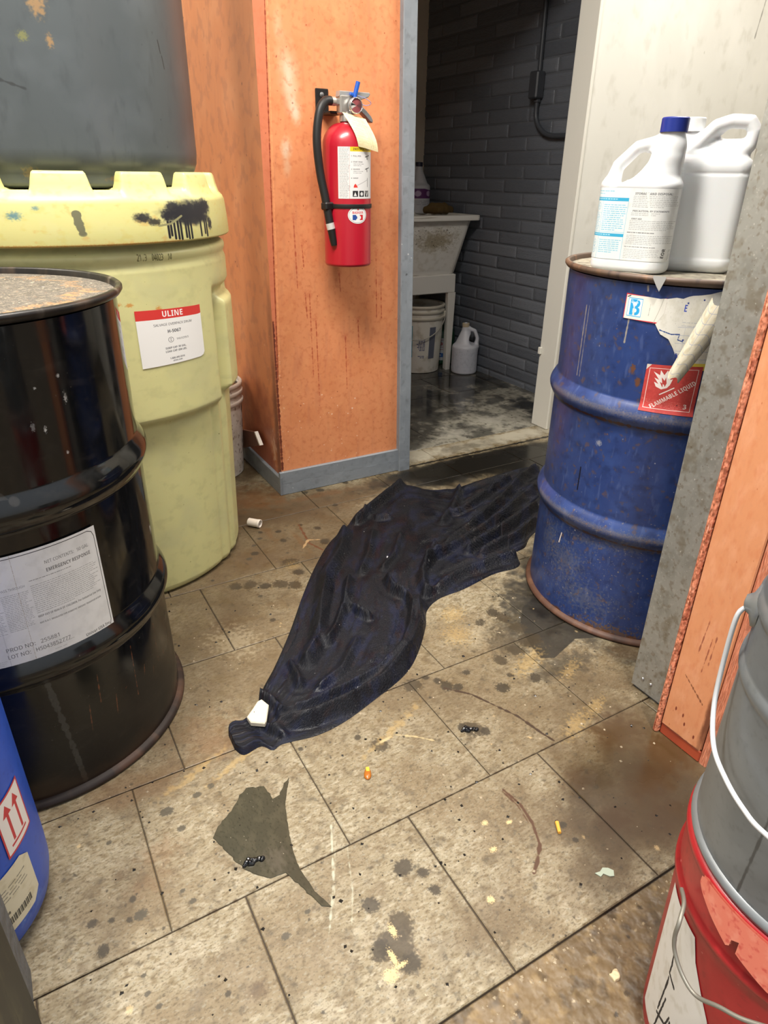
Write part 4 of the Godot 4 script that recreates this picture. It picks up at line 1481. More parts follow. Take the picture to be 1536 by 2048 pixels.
	for i in 5:
		t.line([Vector2(230, 250 + i * 52), Vector2(620, 235 + i * 52)], 2.5, hx("9aa2b8"), 0.8)
	for i in 4:
		t.line([Vector2(300 + i * 80, 250), Vector2(310 + i * 80, 480)], 2.0, hx("9aa2b8"), 0.6)
	t.fine(260, 215, 300, 2, 22, hx("8088a0"), 0.6, 3, 4)
	t.line([Vector2(60, 280), Vector2(180, 300), Vector2(260, 295), Vector2(250, 330), Vector2(300, 340)], 6, hx("23407e"), 0.85, 0.5)
	for s in [[50, 60, 14], [280, 95, 9], [420, 70, 8], [300, 330, 10], [260, 440, 30], [300, 455, 18]]:
		t.stain(Vector2(s[0], s[1]), Vector2(s[2], s[2] * 0.7), hx("22357e"), 1.0, 0.1, 0.8, int(s[0]))
	b = MB.new()
	b.patch(T(), 0.2866, [Vector3(155.5, 0.795, 0.789), Vector3(154, 0.825, 0.778), Vector3(152.5, 0.838, 0.768), Vector3(149, 0.842, 0.76), Vector3(146.5, 0.841, 0.742), Vector3(144.5, 0.846, 0.722), Vector3(143.2, 0.848, 0.71), Vector3(140, 0.85, 0.715), Vector3(137, 0.853, 0.712), Vector3(134, 0.858, 0.71), Vector3(130, 0.863, 0.705)], 3)
	part("torn_label", b, mat(Color.WHITE, 0.6, 0.0, t.tex()), root, "torn dirty white label")
	b = MB.new()
	b.patch(T(), 0.2867, [Vector3(138.5, 0.716, 0.703), Vector3(131, 0.718, 0.703)], 1)
	part("yellow_label", b, mat(hx("d8c24a"), 0.5), root, "yellow strip of a torn label")
	# peeled flap curling away from the drum
	var rows := []
	var a0 := deg_to_rad(144.0)
	var a1 := deg_to_rad(132.5)
	var p0 := Vector3(cos(a0), 0, sin(a0)) * 0.315 + Vector3(0, 0.69, 0)
	var p1 := Vector3(cos(a1), 0, sin(a1)) * 0.305 + Vector3(0, 0.835, 0)
	var axis := (p1 - p0).normalized()
	var out := Vector3(cos(a0), 0, sin(a0))
	var side := axis.cross(out).normalized()
	out = side.cross(axis)
	for k in 15:
		var s := k / 14.0
		var row := PackedVector3Array()
		var rad := lerpf(0.013, 0.024, s)
		for j in 17:
			var a := lerpf(-1.9, 2.0, j / 16.0)
			row.append(p0.lerp(p1, s + 0.03 * sin(j * 0.9)) + out * (cos(a) * rad) + side * (sin(a) * rad * 1.1))
		rows.append(row)
	b = MB.new()
	b.grid(rows)
	var ft := Tex.new(256, 256, hx("cdc6b2"))
	ft.noise(3, 0.02, 0.4, 0.8, hx("b3a98f"), 0.7)
	for i in 7:
		ft.line([Vector2(0, 20 + i * 36), Vector2(256, 40 + i * 34)], 2, hx("8f96ac"), 0.6)
		ft.line([Vector2(20 + i * 38, 0), Vector2(30 + i * 34, 150)], 2, hx("8f96ac"), 0.6)
	ft.rect(150, 0, 106, 60, hx("4f6cae"), 0.8)
	part("peeled_flap", b, mat(Color.WHITE, 0.7, 0.0, ft.tex()), root, "curled dirty paper flap peeling off")
	# silver tape scrap at the rim
	b = MB.new()
	b.patch(T(), 0.2985, [Vector3(158.7, 0.881, 0.876), Vector3(157, 0.881, 0.862), Vector3(155.6, 0.881, 0.852), Vector3(154, 0.881, 0.876)], 1)
	part("tape_scrap", b, mat(hx("b9b9b6"), 0.35, 0.4), root, "silvery scrap of tape on the rim")
	# placard
	t = Tex.new(512, 512, hx("b8403c"))
	t.noise(3, 0.01, 0.4, 0.9, hx("a83a38"), 0.7)
	t.noise(4, 0.03, 0.6, 0.9, hx("cf5a50"), 0.5)
	var wh := hx("e6dcd6")
	for e in [[Vector2(34, 40), Vector2(478, 34)], [Vector2(478, 34), Vector2(474, 470)], [Vector2(474, 470), Vector2(36, 474)], [Vector2(36, 474), Vector2(34, 40)]]:
		t.line(e, 4.5, wh, 0.9)
	t.poly([Vector2(0, 0), Vector2(46, 0), Vector2(0, 60)], hx("c9bdb2"))
	t.poly([Vector2(175, 260), Vector2(120, 235), Vector2(96, 185), Vector2(140, 205), Vector2(92, 140), Vector2(140, 160), Vector2(75, 75), Vector2(140, 110), Vector2(140, 55), Vector2(180, 105), Vector2(205, 50), Vector2(222, 110), Vector2(250, 75), Vector2(240, 150), Vector2(265, 140), Vector2(248, 205), Vector2(225, 240)], wh)
	t.poly([Vector2(178, 232), Vector2(150, 180), Vector2(175, 195), Vector2(160, 130), Vector2(192, 165), Vector2(200, 125), Vector2(215, 190), Vector2(205, 225)], hx("b8403c"))
	t.poly([Vector2(185, 235), Vector2(180, 200), Vector2(198, 212), Vector2(198, 232)], wh)
	t.line([Vector2(170, 316), Vector2(290, 232)], 11, wh)
	t.text("FLAMMABLE LIQUID", 300, 330, 62, wh, true, -0.68, 1, 0.8, true)
	t.text("3", 408, 448, 66, wh, true, -0.1)
	for i in 5:
		t.line([Vector2(10 + i * 20, 380 + i * 14), Vector2(380 + i * 15, 390 + i * 20)], 3, hx("d8867c"), 0.35, 0.8, i)
	t.stain(Vector2(350, 415), Vector2(8, 9), hx("5d1f20"), 0.9, 0.2, 0.4, 3)
	b = MB.new()
	b.patch(T(), 0.2869, [Vector3(155.3, 0.705, 0.606), Vector3(133.6, 0.711, 0.606)], 14, true, true)
	part("hazard_placard", b, mat(Color.WHITE, 0.4, 0.0, t.tex()), root, "red flammable liquid placard with white flame")

func yr(a: float, y: float) -> float:
	# outline of the yellow drum's body: radius by angle (degrees) and height
	var lower := lerpf(0.352, 0.366, y / 0.5)
	for c in [47.0, 38.0, 110.0, 150.0, 190.0, 230.0, 270.0, 310.0, 350.0]:
		lower -= 0.004 * exp(-pow((a - c) / 1.0, 2))
		lower += 0.004 * exp(-pow((a - c + 4.5) / 2.0, 2))
	if y < 0.025:
		lower -= 0.015 * pow(1.0 - y / 0.025, 2)
	var upper := 0.388
	var base := lerpf(0.508, 0.508, 0.0)
	# the lifting pocket: recessed, with a flat lug beyond it
	var pk := smoothstep(43.5, 41.5, a) * smoothstep(5.0, 9.0, a)
	upper -= pk * 0.024 * smoothstep(0.805, 0.77, y)
	var lug := smoothstep(37.5, 35.0, a) * smoothstep(5.0, 9.0, a)
	upper += lug * 0.03 * smoothstep(0.78, 0.75, y) * smoothstep(0.50, 0.53, y)
	if pk > 0.5:
		base = 0.525
	var k := smoothstep(base - 0.02, base + 0.008, y)
	var r := lerpf(lower, upper, k)
	# soft ledge and neck below the lid
	r -= 0.005 * exp(-pow((y - 0.868) / 0.008, 2))
	if y > 0.885:
		r -= 0.022 * smoothstep(0.888, 0.908, y)
	return r

func build_yellow_drum() -> void:
	var c := Vector3(0.208, 0, -1.99)
	var root := thing("overpack_drum", "large pale yellow plastic salvage drum with notched lid and white label", "drum", c)
	var t := Tex.new(2048, 1024, hx("d1cd92"))
	t.span(0, 0.92, 360, 0)
	t.noise(401, 0.006, 0.4, 0.9, hx("c6c390"), 0.8)
	t.noise(402, 0.02, 0.55, 0.9, hx("bdba84"), 0.5)
	t.specks(260, 403, 0.7, 2.6, hx("6b6a3a"), 0.8)
	for s in [[85, 0.79, 10, 6], [81, 0.787, 9, 6], [71, 0.77, 8, 12], [112, 0.74, 20, 12]]:
		t.stain(t.at(Vector2(s[0], s[1])), Vector2(s[2], s[3]), hx("c98840"), 0.8, 0.6, 0.6, int(s[0]))
	# hand-written number runs with falling angle, so it is laid mirrored in the picture
	var hand := Tex.new(300, 40, hx("000000"))
	hand.text("21.3  04023  14", 4, 30, 28, Color.WHITE, false, 0.02, 1.0, 1.0, false, true)
	for y in 40:
		for x in 300:
			var v := hand.d[(y * 300 + x) * 3]
			if v > 40:
				t.put(int(t.at(Vector2(76.5 - x * 0.052, 0.0)).x), int(t.at(Vector2(0, 0.884 + (20 - y) * 0.0007)).y), hx("5b5a35"), v / 420.0)
	var ym := mat(Color.WHITE, 0.42, 0.0, t.tex())
	ym.subsurf_scatter_enabled = true
	ym.subsurf_scatter_strength = 0.06
	var b := MB.new()
	var rows := []
	var uv := []
	var ys := [0.0, 0.003, 0.008, 0.016, 0.025, 0.12, 0.25, 0.38, 0.46, 0.484, 0.488, 0.492, 0.496, 0.5, 0.504, 0.508, 0.513, 0.518, 0.524, 0.53, 0.536, 0.56, 0.66, 0.74, 0.75, 0.757, 0.764, 0.772, 0.78, 0.788, 0.796, 0.804, 0.82, 0.85, 0.856, 0.862, 0.868, 0.874, 0.88, 0.886, 0.892, 0.898, 0.904, 0.91, 0.918]
	for y in ys:
		var row := PackedVector3Array()
		var q := PackedVector2Array()
		for j in 361:
			var r := yr(j % 360, y)
			var a := deg_to_rad(j)
			row.append(Vector3(r * cos(a), y, r * sin(a)))
			q.append(Vector2(j / 360.0, 1.0 - y / 0.92))
		rows.append(row)
		uv.append(q)
	b.grid(rows, true, false, Vector2.ONE, Vector2.ZERO, uv)
	part("body", b, ym, root)
	# lid: skirt, sloped shoulder, ring of raised lugs
	t = Tex.new(2048, 256, hx("ccc785"))
	t.span(0, 1.06, 360, 0.86)
	t.noise(411, 0.01, 0.4, 0.9, hx("cbc78e"), 0.7)
	t.noise(412, 0.03, 0.6, 0.9, hx("c7b765"), 0.4)
	t.noise(413, 0.02, 0.72, 0.92, hx("c98c46"), 0.3)
	for x in 70:
		t.stain(t.at(Vector2(60 + x, 0.915)), Vector2(10, 4), hx("b9772f"), 0.35, 0.9, 1.0, x)
	# black spray paint with drips
	var blk := hx("1b1b22")
	for s in [[50, 0.975, 30, 32, 1.0], [46, 0.982, 24, 28, 0.95], [55, 0.975, 30, 32, 1.0], [59, 0.972, 30, 30, 1.0], [62, 0.985, 20, 18, 0.85], [64, 0.968, 20, 22, 0.95], [53, 0.96, 60, 24, 0.9], [44, 0.945, 10, 22, 0.85], [73, 0.965, 19, 16, 0.85], [69.5, 0.956, 18, 12, 0.8], [75, 0.966, 12, 14, 0.4], [55, 0.972, 84, 46, 0.4]]:
		t.stain(t.at(Vector2(s[0], s[1])), Vector2(s[2], s[3]), blk, s[4], 0.6, 0.3, int(s[0]))
	for s in [[64.7, 0.922], [63.6, 0.926], [62.3, 0.919], [60.8, 0.918], [59.6, 0.917], [57.4, 0.92], [56.2, 0.917], [54.9, 0.917], [49.8, 0.92], [47.4, 0.924], [46.3, 0.918]]:
		t.line([t.at(Vector2(s[0], 0.955)), t.at(Vector2(s[0], s[1]))], 4.5, blk, 1.0)
	t.line([t.at(Vector2(68, 0.948)), t.at(Vector2(63.5, 0.951)), t.at(Vector2(58.5, 0.966))], 5.0, hx("8a8760"), 0.9)
	t.line([t.at(Vector2(92.5, 0.977)), t.at(Vector2(92.3, 0.96)), t.at(Vector2(91.6, 0.937))], 12.0, hx("6b6a50"), 0.8, 0.4)
	t.stain(t.at(Vector2(109, 0.972)), Vector2(16, 13), hx("3f6d86"), 0.75, 0.8, 0.5, 5)
	t.stain(t.at(Vector2(103, 0.986)), Vector2(8, 7), hx("3f6d86"), 0.6, 0.8, 0.5, 6)
	var lm := mat(Color.WHITE, 0.42, 0.0, t.tex())
	lm.subsurf_scatter_enabled = true
	lm.subsurf_scatter_strength = 0.06
	rows = []
	uv = []
	for k in 15:
		var row := PackedVector3Array()
		var q := PackedVector2Array()
		for j in 721:
			var deg := (j % 720) * 0.5
			# notches between lugs
			var ph := fposmod(deg - 42.7, 26.3)
			var notch := smoothstep(-0.2, 0.2, ph - 12.5) # start of a gap
			var lugk := 1.0
			var gap := 9.5
			var dd := absf(ph - 13.15)
			lugk = smoothstep(gap * 0.5 - 1.0, gap * 0.5 + 1.0, dd)
			var top := lerpf(1.018, 1.053, lugk)
			var prof := [Vector2(0.39, 0.911), Vector2(0.4, 0.912), Vector2(0.4035, 0.916), Vector2(0.402, 0.95), Vector2(0.398, 0.992), Vector2(0.394, 1.002), Vector2(0.386, 1.01), Vector2(lerpf(0.378, 0.38, lugk), lerpf(1.0145, 1.03, lugk)), Vector2(0.376, top - 0.006), Vector2(0.372, top - 0.001), Vector2(0.366, top), Vector2(0.35, top), Vector2(0.345, top - 0.002), Vector2(lerpf(0.34, 0.338, lugk), lerpf(1.017, 1.022, lugk)), Vector2(0.0, 1.017)]
			var p: Vector2 = prof[k]
			var a := deg_to_rad(deg)
			row.append(Vector3(p.x * cos(a), p.y, p.x * sin(a)))
			q.append(Vector2(j / 720.0, (1.06 - p.y) / 0.2))
		rows.append(row)
		uv.append(q)
	b = MB.new()
	b.grid(rows, true, false, Vector2.ONE, Vector2.ZERO, uv)
	part("lid", b, lm, root, "notched yellow lid with sprayed black paint")
	# printed label
	t = Tex.new(640, 520, hx("ecebe8"))
	t.rect(0, 0, 640, 88, hx("d23a35"))
	t.text("ULINE", 330, 70, 74, hx("f4f2f0"), true, 0, 1, 0.95, true)
	var ink := hx("3c3c40")
	t.text("SALVAGE OVERPACK DRUM", 330, 152, 32, ink, false, 0, 1, 0.98, true)
	t.text("H-5067", 325, 222, 42, ink, true, 0, 0.9, 1.0, true)
	t.text("1H2/X295/S", 400, 298, 26, ink, false, 0, 1, 0.95, true)
	for i in 40:
		var a := TAU * i / 40
		t.line([Vector2(282, 288) + Vector2(cos(a), sin(a)) * 24, Vector2(282, 288) + Vector2(cos(a + 0.2), sin(a + 0.2)) * 24], 3, ink)
	t.text("u", 282, 286, 20, ink, true, 0, 1, 1, true)
	t.text("n", 282, 304, 20, ink, true, 0, 1, 1, true)
	t.text("SUMP CAP: 95 GAL.", 325, 374, 26, ink, true, 0, 0.9, 0.9, true)
	t.text("LOAD CAP: 650 LBS.", 325, 406, 26, ink, true, 0, 0.9, 0.9, true)
	t.text("1-800-295-5510", 325, 474, 24, ink, true, 0, 0.9, 0.9, true)
	t.text("uline.com", 325, 498, 22, ink, true, 0, 0.9, 0.9, true)
	b = MB.new()
	b.patch(T(), 0.3892, [Vector3(80, 0.773, 0.642), Vector3(55.2, 0.766, 0.642), Vector3(53.6, 0.766, 0.645), Vector3(52.8, 0.766, 0.652)], 2, true)
	part("label", b, mat(Color.WHITE, 0.4, 0.0, t.tex()), root, "white label with a red band")
	# grey tub standing on the lid
	var d := thing("plastic_tub", "tall dark grey plastic drum standing on the yellow drum's lid", "drum", c + Vector3(0, 1.018, 0))
	t = Tex.new(2048, 1024, hx("4b5154"))
	t.span(0, 0.95, 360, 0)
	t.noise(421, 0.005, 0.4, 0.9, hx("545a5e"), 0.8)
	t.noise(422, 0.03, 0.6, 0.9, hx("42474a"), 0.5, 1.0, 3.0)
	for s in [[92.3, 0.31, 19, 26, "9a7850"], [90.3, 0.255, 8, 16, "9a7850"], [98, 0.26, 12, 12, "7a7a4a"], [104, 0.03, 20, 18, "7d6b4a"], [73, 0.02, 40, 8, "8a6a4c"]]:
		t.stain(t.at(Vector2(s[0], s[1])), Vector2(s[2], s[3]), hx(s[4]), 0.8, 0.7, 0.6, int(s[0]))
	t.line([t.at(Vector2(49.5, 0.285)), t.at(Vector2(48.6, 0.262))], 3, hx("2c2e30"), 0.8)
	t.line([t.at(Vector2(48, 0.258)), t.at(Vector2(47.2, 0.235))], 3, hx("2c2e30"), 0.7)
	t.line([t.at(Vector2(108, 0.19)), t.at(Vector2(100, 0.175))], 4, hx("3a3d3f"), 0.7, 0.6)
	t.specks(80, 423, 0.8, 4.0, hx("33373a"), 0.8)
	var gm := mat(Color.WHITE, 0.38, 0.0, t.tex())
	b = MB.new()
	b.lathe(T(), [Vector2(0.0, 0.002), Vector2(0.31, 0.002), Vector2(0.31, 0.002), Vector2(0.322, 0.006), Vector2(0.326, 0.012), Vector2(0.326, 0.03), Vector2(0.331, 0.038), Vector2(0.338, 0.055), Vector2(0.34, 0.075), Vector2(0.341, 0.3), Vector2(0.341, 0.7), Vector2(0.338, 0.72), Vector2(0.33, 0.735)], 96, 0.95)
	part("body", b, gm, d)
	b = MB.new()
	b.lathe(T(), [Vector2(0.33, 0.735), Vector2(0.348, 0.737), Vector2(0.352, 0.75), Vector2(0.352, 0.79), Vector2(0.346, 0.8), Vector2(0.0, 0.81)], 64)
	part("lid", b, mat(hx("53585b"), 0.4), d)

func build_pails() -> void:
	var c := Vector3(0.69, -0.011, -0.17)
	var red := thing("pail", "red plastic pail with a broken salmon lid skirt, under the grey pail", "pail", c)
	var t := Tex.new(1024, 512, hx("9c2226"))
	t.noise(501, 0.01, 0.4, 0.9, hx("a8282b"), 0.7)
	t.noise(502, 0.04, 0.6, 0.9, hx("7c1c20"), 0.5)
	t.specks(120, 503, 0.7, 3.0, hx("d8a49a"), 0.7)
	var b := MB.new()
	b.lathe(T(), [Vector2(0.0, 0.004), Vector2(0.13, 0.004), Vector2(0.132, 0.0), Vector2(0.136, 0.003), Vector2(0.1465, 0.28), Vector2(0.1475, 0.3), Vector2(0.152, 0.303), Vector2(0.152, 0.312), Vector2(0.148, 0.315), Vector2(0.149, 0.37), Vector2(0.153, 0.375), Vector2(0.153, 0.384), Vector2(0.147, 0.388), Vector2(0.0, 0.388)], 72, 0.4)
	part("body", b, mat(Color.WHITE, 0.33, 0.0, t.tex()), red)
	b = MB.new()
	var skirt := [Vector3(203, 0.382, 0.372), Vector3(200.5, 0.386, 0.364), Vector3(194, 0.387, 0.352), Vector3(184.6, 0.388, 0.338), Vector3(183.4, 0.388, 0.342), Vector3(183.3, 0.388, 0.352), Vector3(180.6, 0.388, 0.358), Vector3(180.4, 0.388, 0.34), Vector3(167, 0.388, 0.326), Vector3(120, 0.388, 0.33), Vector3(60, 0.388, 0.33)]
	b.patch(T(), 0.1575, skirt, 3)
	b.patch(T(), 0.1545, skirt, 3)
	var st := Tex.new(512, 64, hx("e07c66"))
	st.noise(5, 0.04, 0.4, 0.9, hx("e8937c"), 0.7)
	st.noise(6, 0.06, 0.6, 0.85, hx("c44a42"), 0.7)
	part("lid_skirt", b, mat(Color.WHITE, 0.5, 0.0, st.tex()), red, "faded salmon lid skirt with a notch")
	t = Tex.new(256, 320, hx("d6d3cc"))
	t.noise(5, 0.02, 0.5, 0.9, hx("c2bdb0"), 0.6)
	for s in [[120, 60, 100, 140], [100, 140, 130, 150], [110, 200, 95, 300], [90, 260, 130, 250], [140, 220, 132, 252], [132, 252, 150, 256], [150, 256, 146, 226], [100, 150, 90, 250]]:
		t.line([Vector2(s[0], s[1]), Vector2(s[2], s[3])], 6, hx("1f1f22"), 0.9, 0.3)
	t.stain(Vector2(150, 315), Vector2(80, 40), hx("b58a55"), 0.7, 0.6, 0.6, 3)
	b = MB.new()
	var xf := Transform3D(Basis(), Vector3.ZERO)
	var rows := []
	for i in 9:
		var y := lerpf(0.03, 0.282, i / 8.0)
		var r := lerpf(0.136, 0.1465, y / 0.28) + 0.0012
		var row := PackedVector3Array()
		var a_end := lerpf(178.0, 199.5, clampf((y - 0.17) / 0.1, 0.0, 1.0))
		for j in 17:
			var a := deg_to_rad(lerpf(226.0, a_end, j / 16.0))
			row.append(Vector3(r * cos(a), y, r * sin(a)))
		rows.append(row)
	b.grid(rows, false, true)
	part("paper_label", b, mat(Color.WHITE, 0.6, 0.0, t.tex()), red, "white label with black handwriting")
	b = MB.new()
	var path := []
	for s in [[211, 0.325, 0.158], [203, 0.335, 0.168], [197.5, 0.33, 0.183], [196.5, 0.31, 0.186], [194.5, 0.292, 0.186], [189, 0.277, 0.186], [183, 0.274, 0.186], [176, 0.292, 0.186], [167, 0.309, 0.185], [150, 0.34, 0.178], [120, 0.355, 0.16], [110, 0.35, 0.153]]:
		var a := deg_to_rad(s[0])
		path.append(Vector3(s[2] * cos(a), s[1], s[2] * sin(a)))
	b.tube(spline(path, 8), 0.0024, 10)
	part("wire_handle", b, mat(hx("7d7a70"), 0.45, 0.4), red, "rusty grey bent wire handle")

	var g := thing("pail", "dark grey steel pail with a white wire handle, stacked on the red pail", "pail", c + Vector3(0, 0.389, 0))
	t = Tex.new(1024, 512, hx("6f7375"))
	t.noise(511, 0.01, 0.4, 0.9, hx("797d7f"), 0.7)
	t.noise(512, 0.05, 0.6, 0.9, hx("5d6062"), 0.4)
	t.line([Vector2(530, 0), Vector2(540, 512)], 3, hx("4a4c4d"), 0.8, 0.4)
	b = MB.new()
	var pr := [Vector2(0.0, 0.006), Vector2(0.143, 0.006), Vector2(0.1465, 0.012)]
	for hy in [0.225, 0.3]:
		for k in 9:
			var s := lerpf(-1.0, 1.0, k / 8.0)
			pr.append(Vector2(0.1465 + 0.004 * cos(s * PI * 0.5), hy + s * 0.012))
	pr.append_array([Vector2(0.1465, 0.355), Vector2(0.1465, 0.36)])
	b.lathe(T(), pr, 72, 0.36)
	part("body", b, mat(Color.WHITE, 0.35, 0.2, t.tex()), g)
	b = MB.new()
	b.lathe(T(), [Vector2(0.1465, 0.012), Vector2(0.15, 0.01), Vector2(0.1515, 0.005), Vector2(0.15, 0.0), Vector2(0.146, -0.001), Vector2(0.143, 0.004)], 72)
	part("bottom_rim", b, mat(hx("7c8082"), 0.35, 0.3), g)
	b = MB.new()
	b.lathe(T(), [Vector2(0.1465, 0.352), Vector2(0.152, 0.354), Vector2(0.1535, 0.36), Vector2(0.151, 0.366), Vector2(0.146, 0.364), Vector2(0.144, 0.35), Vector2(0.0, 0.349)], 72)
	part("top_rim", b, mat(hx("7c8082"), 0.35, 0.3), g)
	for s in [-118.0, 62.0]:
		var a := deg_to_rad(s)
		var o := Vector3(cos(a), 0, sin(a))
		b = MB.new()
		b.lathe(frame(o * 0.145 + Vector3(0, 0.285, 0), Vector3(-o.z, 0, o.x), o), [Vector2(0.024, 0.0), Vector2(0.023, 0.004), Vector2(0.012, 0.008), Vector2(0.008, 0.014), Vector2(0.0, 0.015)], 20)
		part("ear", b, mat(hx("85898b"), 0.35, 0.4), g)
	path = []
	for s in [[-119, 0.281, 0.156], [-122, 0.27, 0.163], [-127, 0.215, 0.164], [-133, 0.172, 0.164], [-144, 0.147, 0.165], [-156, 0.139, 0.166], [-166, 0.132, 0.166], [-175, 0.129, 0.166], [165, 0.128, 0.167], [140, 0.135, 0.168], [105, 0.165, 0.165], [78, 0.22, 0.164], [66, 0.27, 0.162], [63, 0.281, 0.156]]:
		var a := deg_to_rad(s[0])
		path.append(Vector3(s[2] * cos(a), s[1], s[2] * sin(a)))
	b = MB.new()
	b.tube(spline(path, 8), 0.0026, 12)
	part("wire_handle", b, mat(hx("d3d6d8"), 0.3, 0.3), g, "white bent wire handle")

func build_blue_barrel() -> void:
	var o := thing("plastic_barrel", "bright blue plastic barrel with a red arrow sticker at the left edge", "barrel", Vector3(-0.27, 0, -0.9))
	var t := Tex.new(1024, 512, hx("1f4bb0"))
	t.noise(521, 0.01, 0.4, 0.9, hx("2855bd"), 0.7)
	t.noise(522, 0.05, 0.6, 0.9, hx("183c93"), 0.5)
	t.span(0, 0.52, 360, 0)
	for s in [[35, 0.08], [30, 0.05], [42, 0.06]]:
		t.stain(t.at(Vector2(s[0], s[1])), Vector2(20, 26), hx("5b78bd"), 0.5, 0.8, 0.9, int(s[0]))
	t.specks(90, 523, 0.7, 2.5, hx("9fb2dc"), 0.7)
	var b := MB.new()
	b.lathe(T(), [Vector2(0.0, 0.003), Vector2(0.11, 0.003), Vector2(0.13, 0.0), Vector2(0.142, 0.004), Vector2(0.153, 0.02), Vector2(0.159, 0.05), Vector2(0.16, 0.09), Vector2(0.16, 0.38), Vector2(0.157, 0.41), Vector2(0.145, 0.44), Vector2(0.12, 0.455), Vector2(0.11, 0.46), Vector2(0.108, 0.475), Vector2(0.1, 0.478), Vector2(0.0, 0.478)], 80, 0.52)
	part("body", b, mat(Color.WHITE, 0.35, 0.0, t.tex()), o)
	for s in [-1.0, 1.0]:
		b = MB.new()
		b.lathe(T(Vector3(0.06 * s, 0.478, 0)), [Vector2(0.024, 0), Vector2(0.024, 0.016), Vector2(0.02, 0.02), Vector2(0.0, 0.02)], 24)
		part("bung_cap", b, mat(hx("1b1b1c"), 0.5), o)
	t = Tex.new(160, 200, hx("dcd8d4"))
	var rd := hx("b8323a")
	t.rect(0, 0, 160, 7, rd)
	t.rect(0, 193, 160, 7, rd)
	t.rect(0, 0, 7, 200, rd)
	t.rect(153, 0, 7, 200, rd)
	for x in [52, 108]:
		t.rect(x - 6, 50, 13, 112, rd)
		t.poly([Vector2(x - 24, 62), Vector2(x, 24), Vector2(x + 24, 62)], rd)
	t.rect(30, 168, 100, 8, rd)
	b = MB.new()
	var cols := []
	b.patch(T(), 0.1612, [Vector3(40, 0.275, 0.178), Vector3(17, 0.275, 0.178)], 2)
	part("arrow_sticker", b, mat(Color.WHITE, 0.4, 0.0, t.tex()), o, "white sticker with two red up arrows")
	t = Tex.new(256, 256, hx("cdc6ae"))
	t.noise(3, 0.02, 0.5, 0.9, hx("b8ae90"), 0.6)
	t.fine(20, 60, 210, 5, 16, hx("55534c"), 0.8, 3, 5)
	t.fine(40, 160, 190, 1, 10, hx("34332f"), 1.0, 5, 12)
	for i in 40:
		t.rect(90 + i * 3.4, 190, 1.6 + (i * 7 % 3), 34, hx("3a3934"), 0.85)
	b = MB.new()
	b.patch(T(), 0.1613, [Vector3(84, 0.165, 0.06), Vector3(34, 0.165, 0.06), Vector3(28, 0.15, 0.075)], 2)
	part("paper_label", b, mat(Color.WHITE, 0.6, 0.0, t.tex()), o, "cream printed label")

# ------------------------------------------------------------------ cloth
func resample(pts: Array, m: int) -> PackedVector2Array:
	var cv := Curve2D.new()
	for i in pts.size():
		var a: Vector2 = pts[maxi(i - 1, 0)]
		var c: Vector2 = pts[mini(i + 1, pts.size() - 1)]
		var tan_: Vector2 = (c - a) * 0.16
		cv.add_point(pts[i], -tan_, tan_)
	cv.bake_interval = 0.004
	var out := PackedVector2Array()
	var len_ := cv.get_baked_length()
	for i in m:
		out.append(cv.sample_baked(len_ * i / (m - 1.0)))
	return out

func pairs(a: Array) -> Array:
	var o := []
	for i in range(0, a.size(), 2):
		o.append(Vector2(a[i], a[i + 1]))
	return o

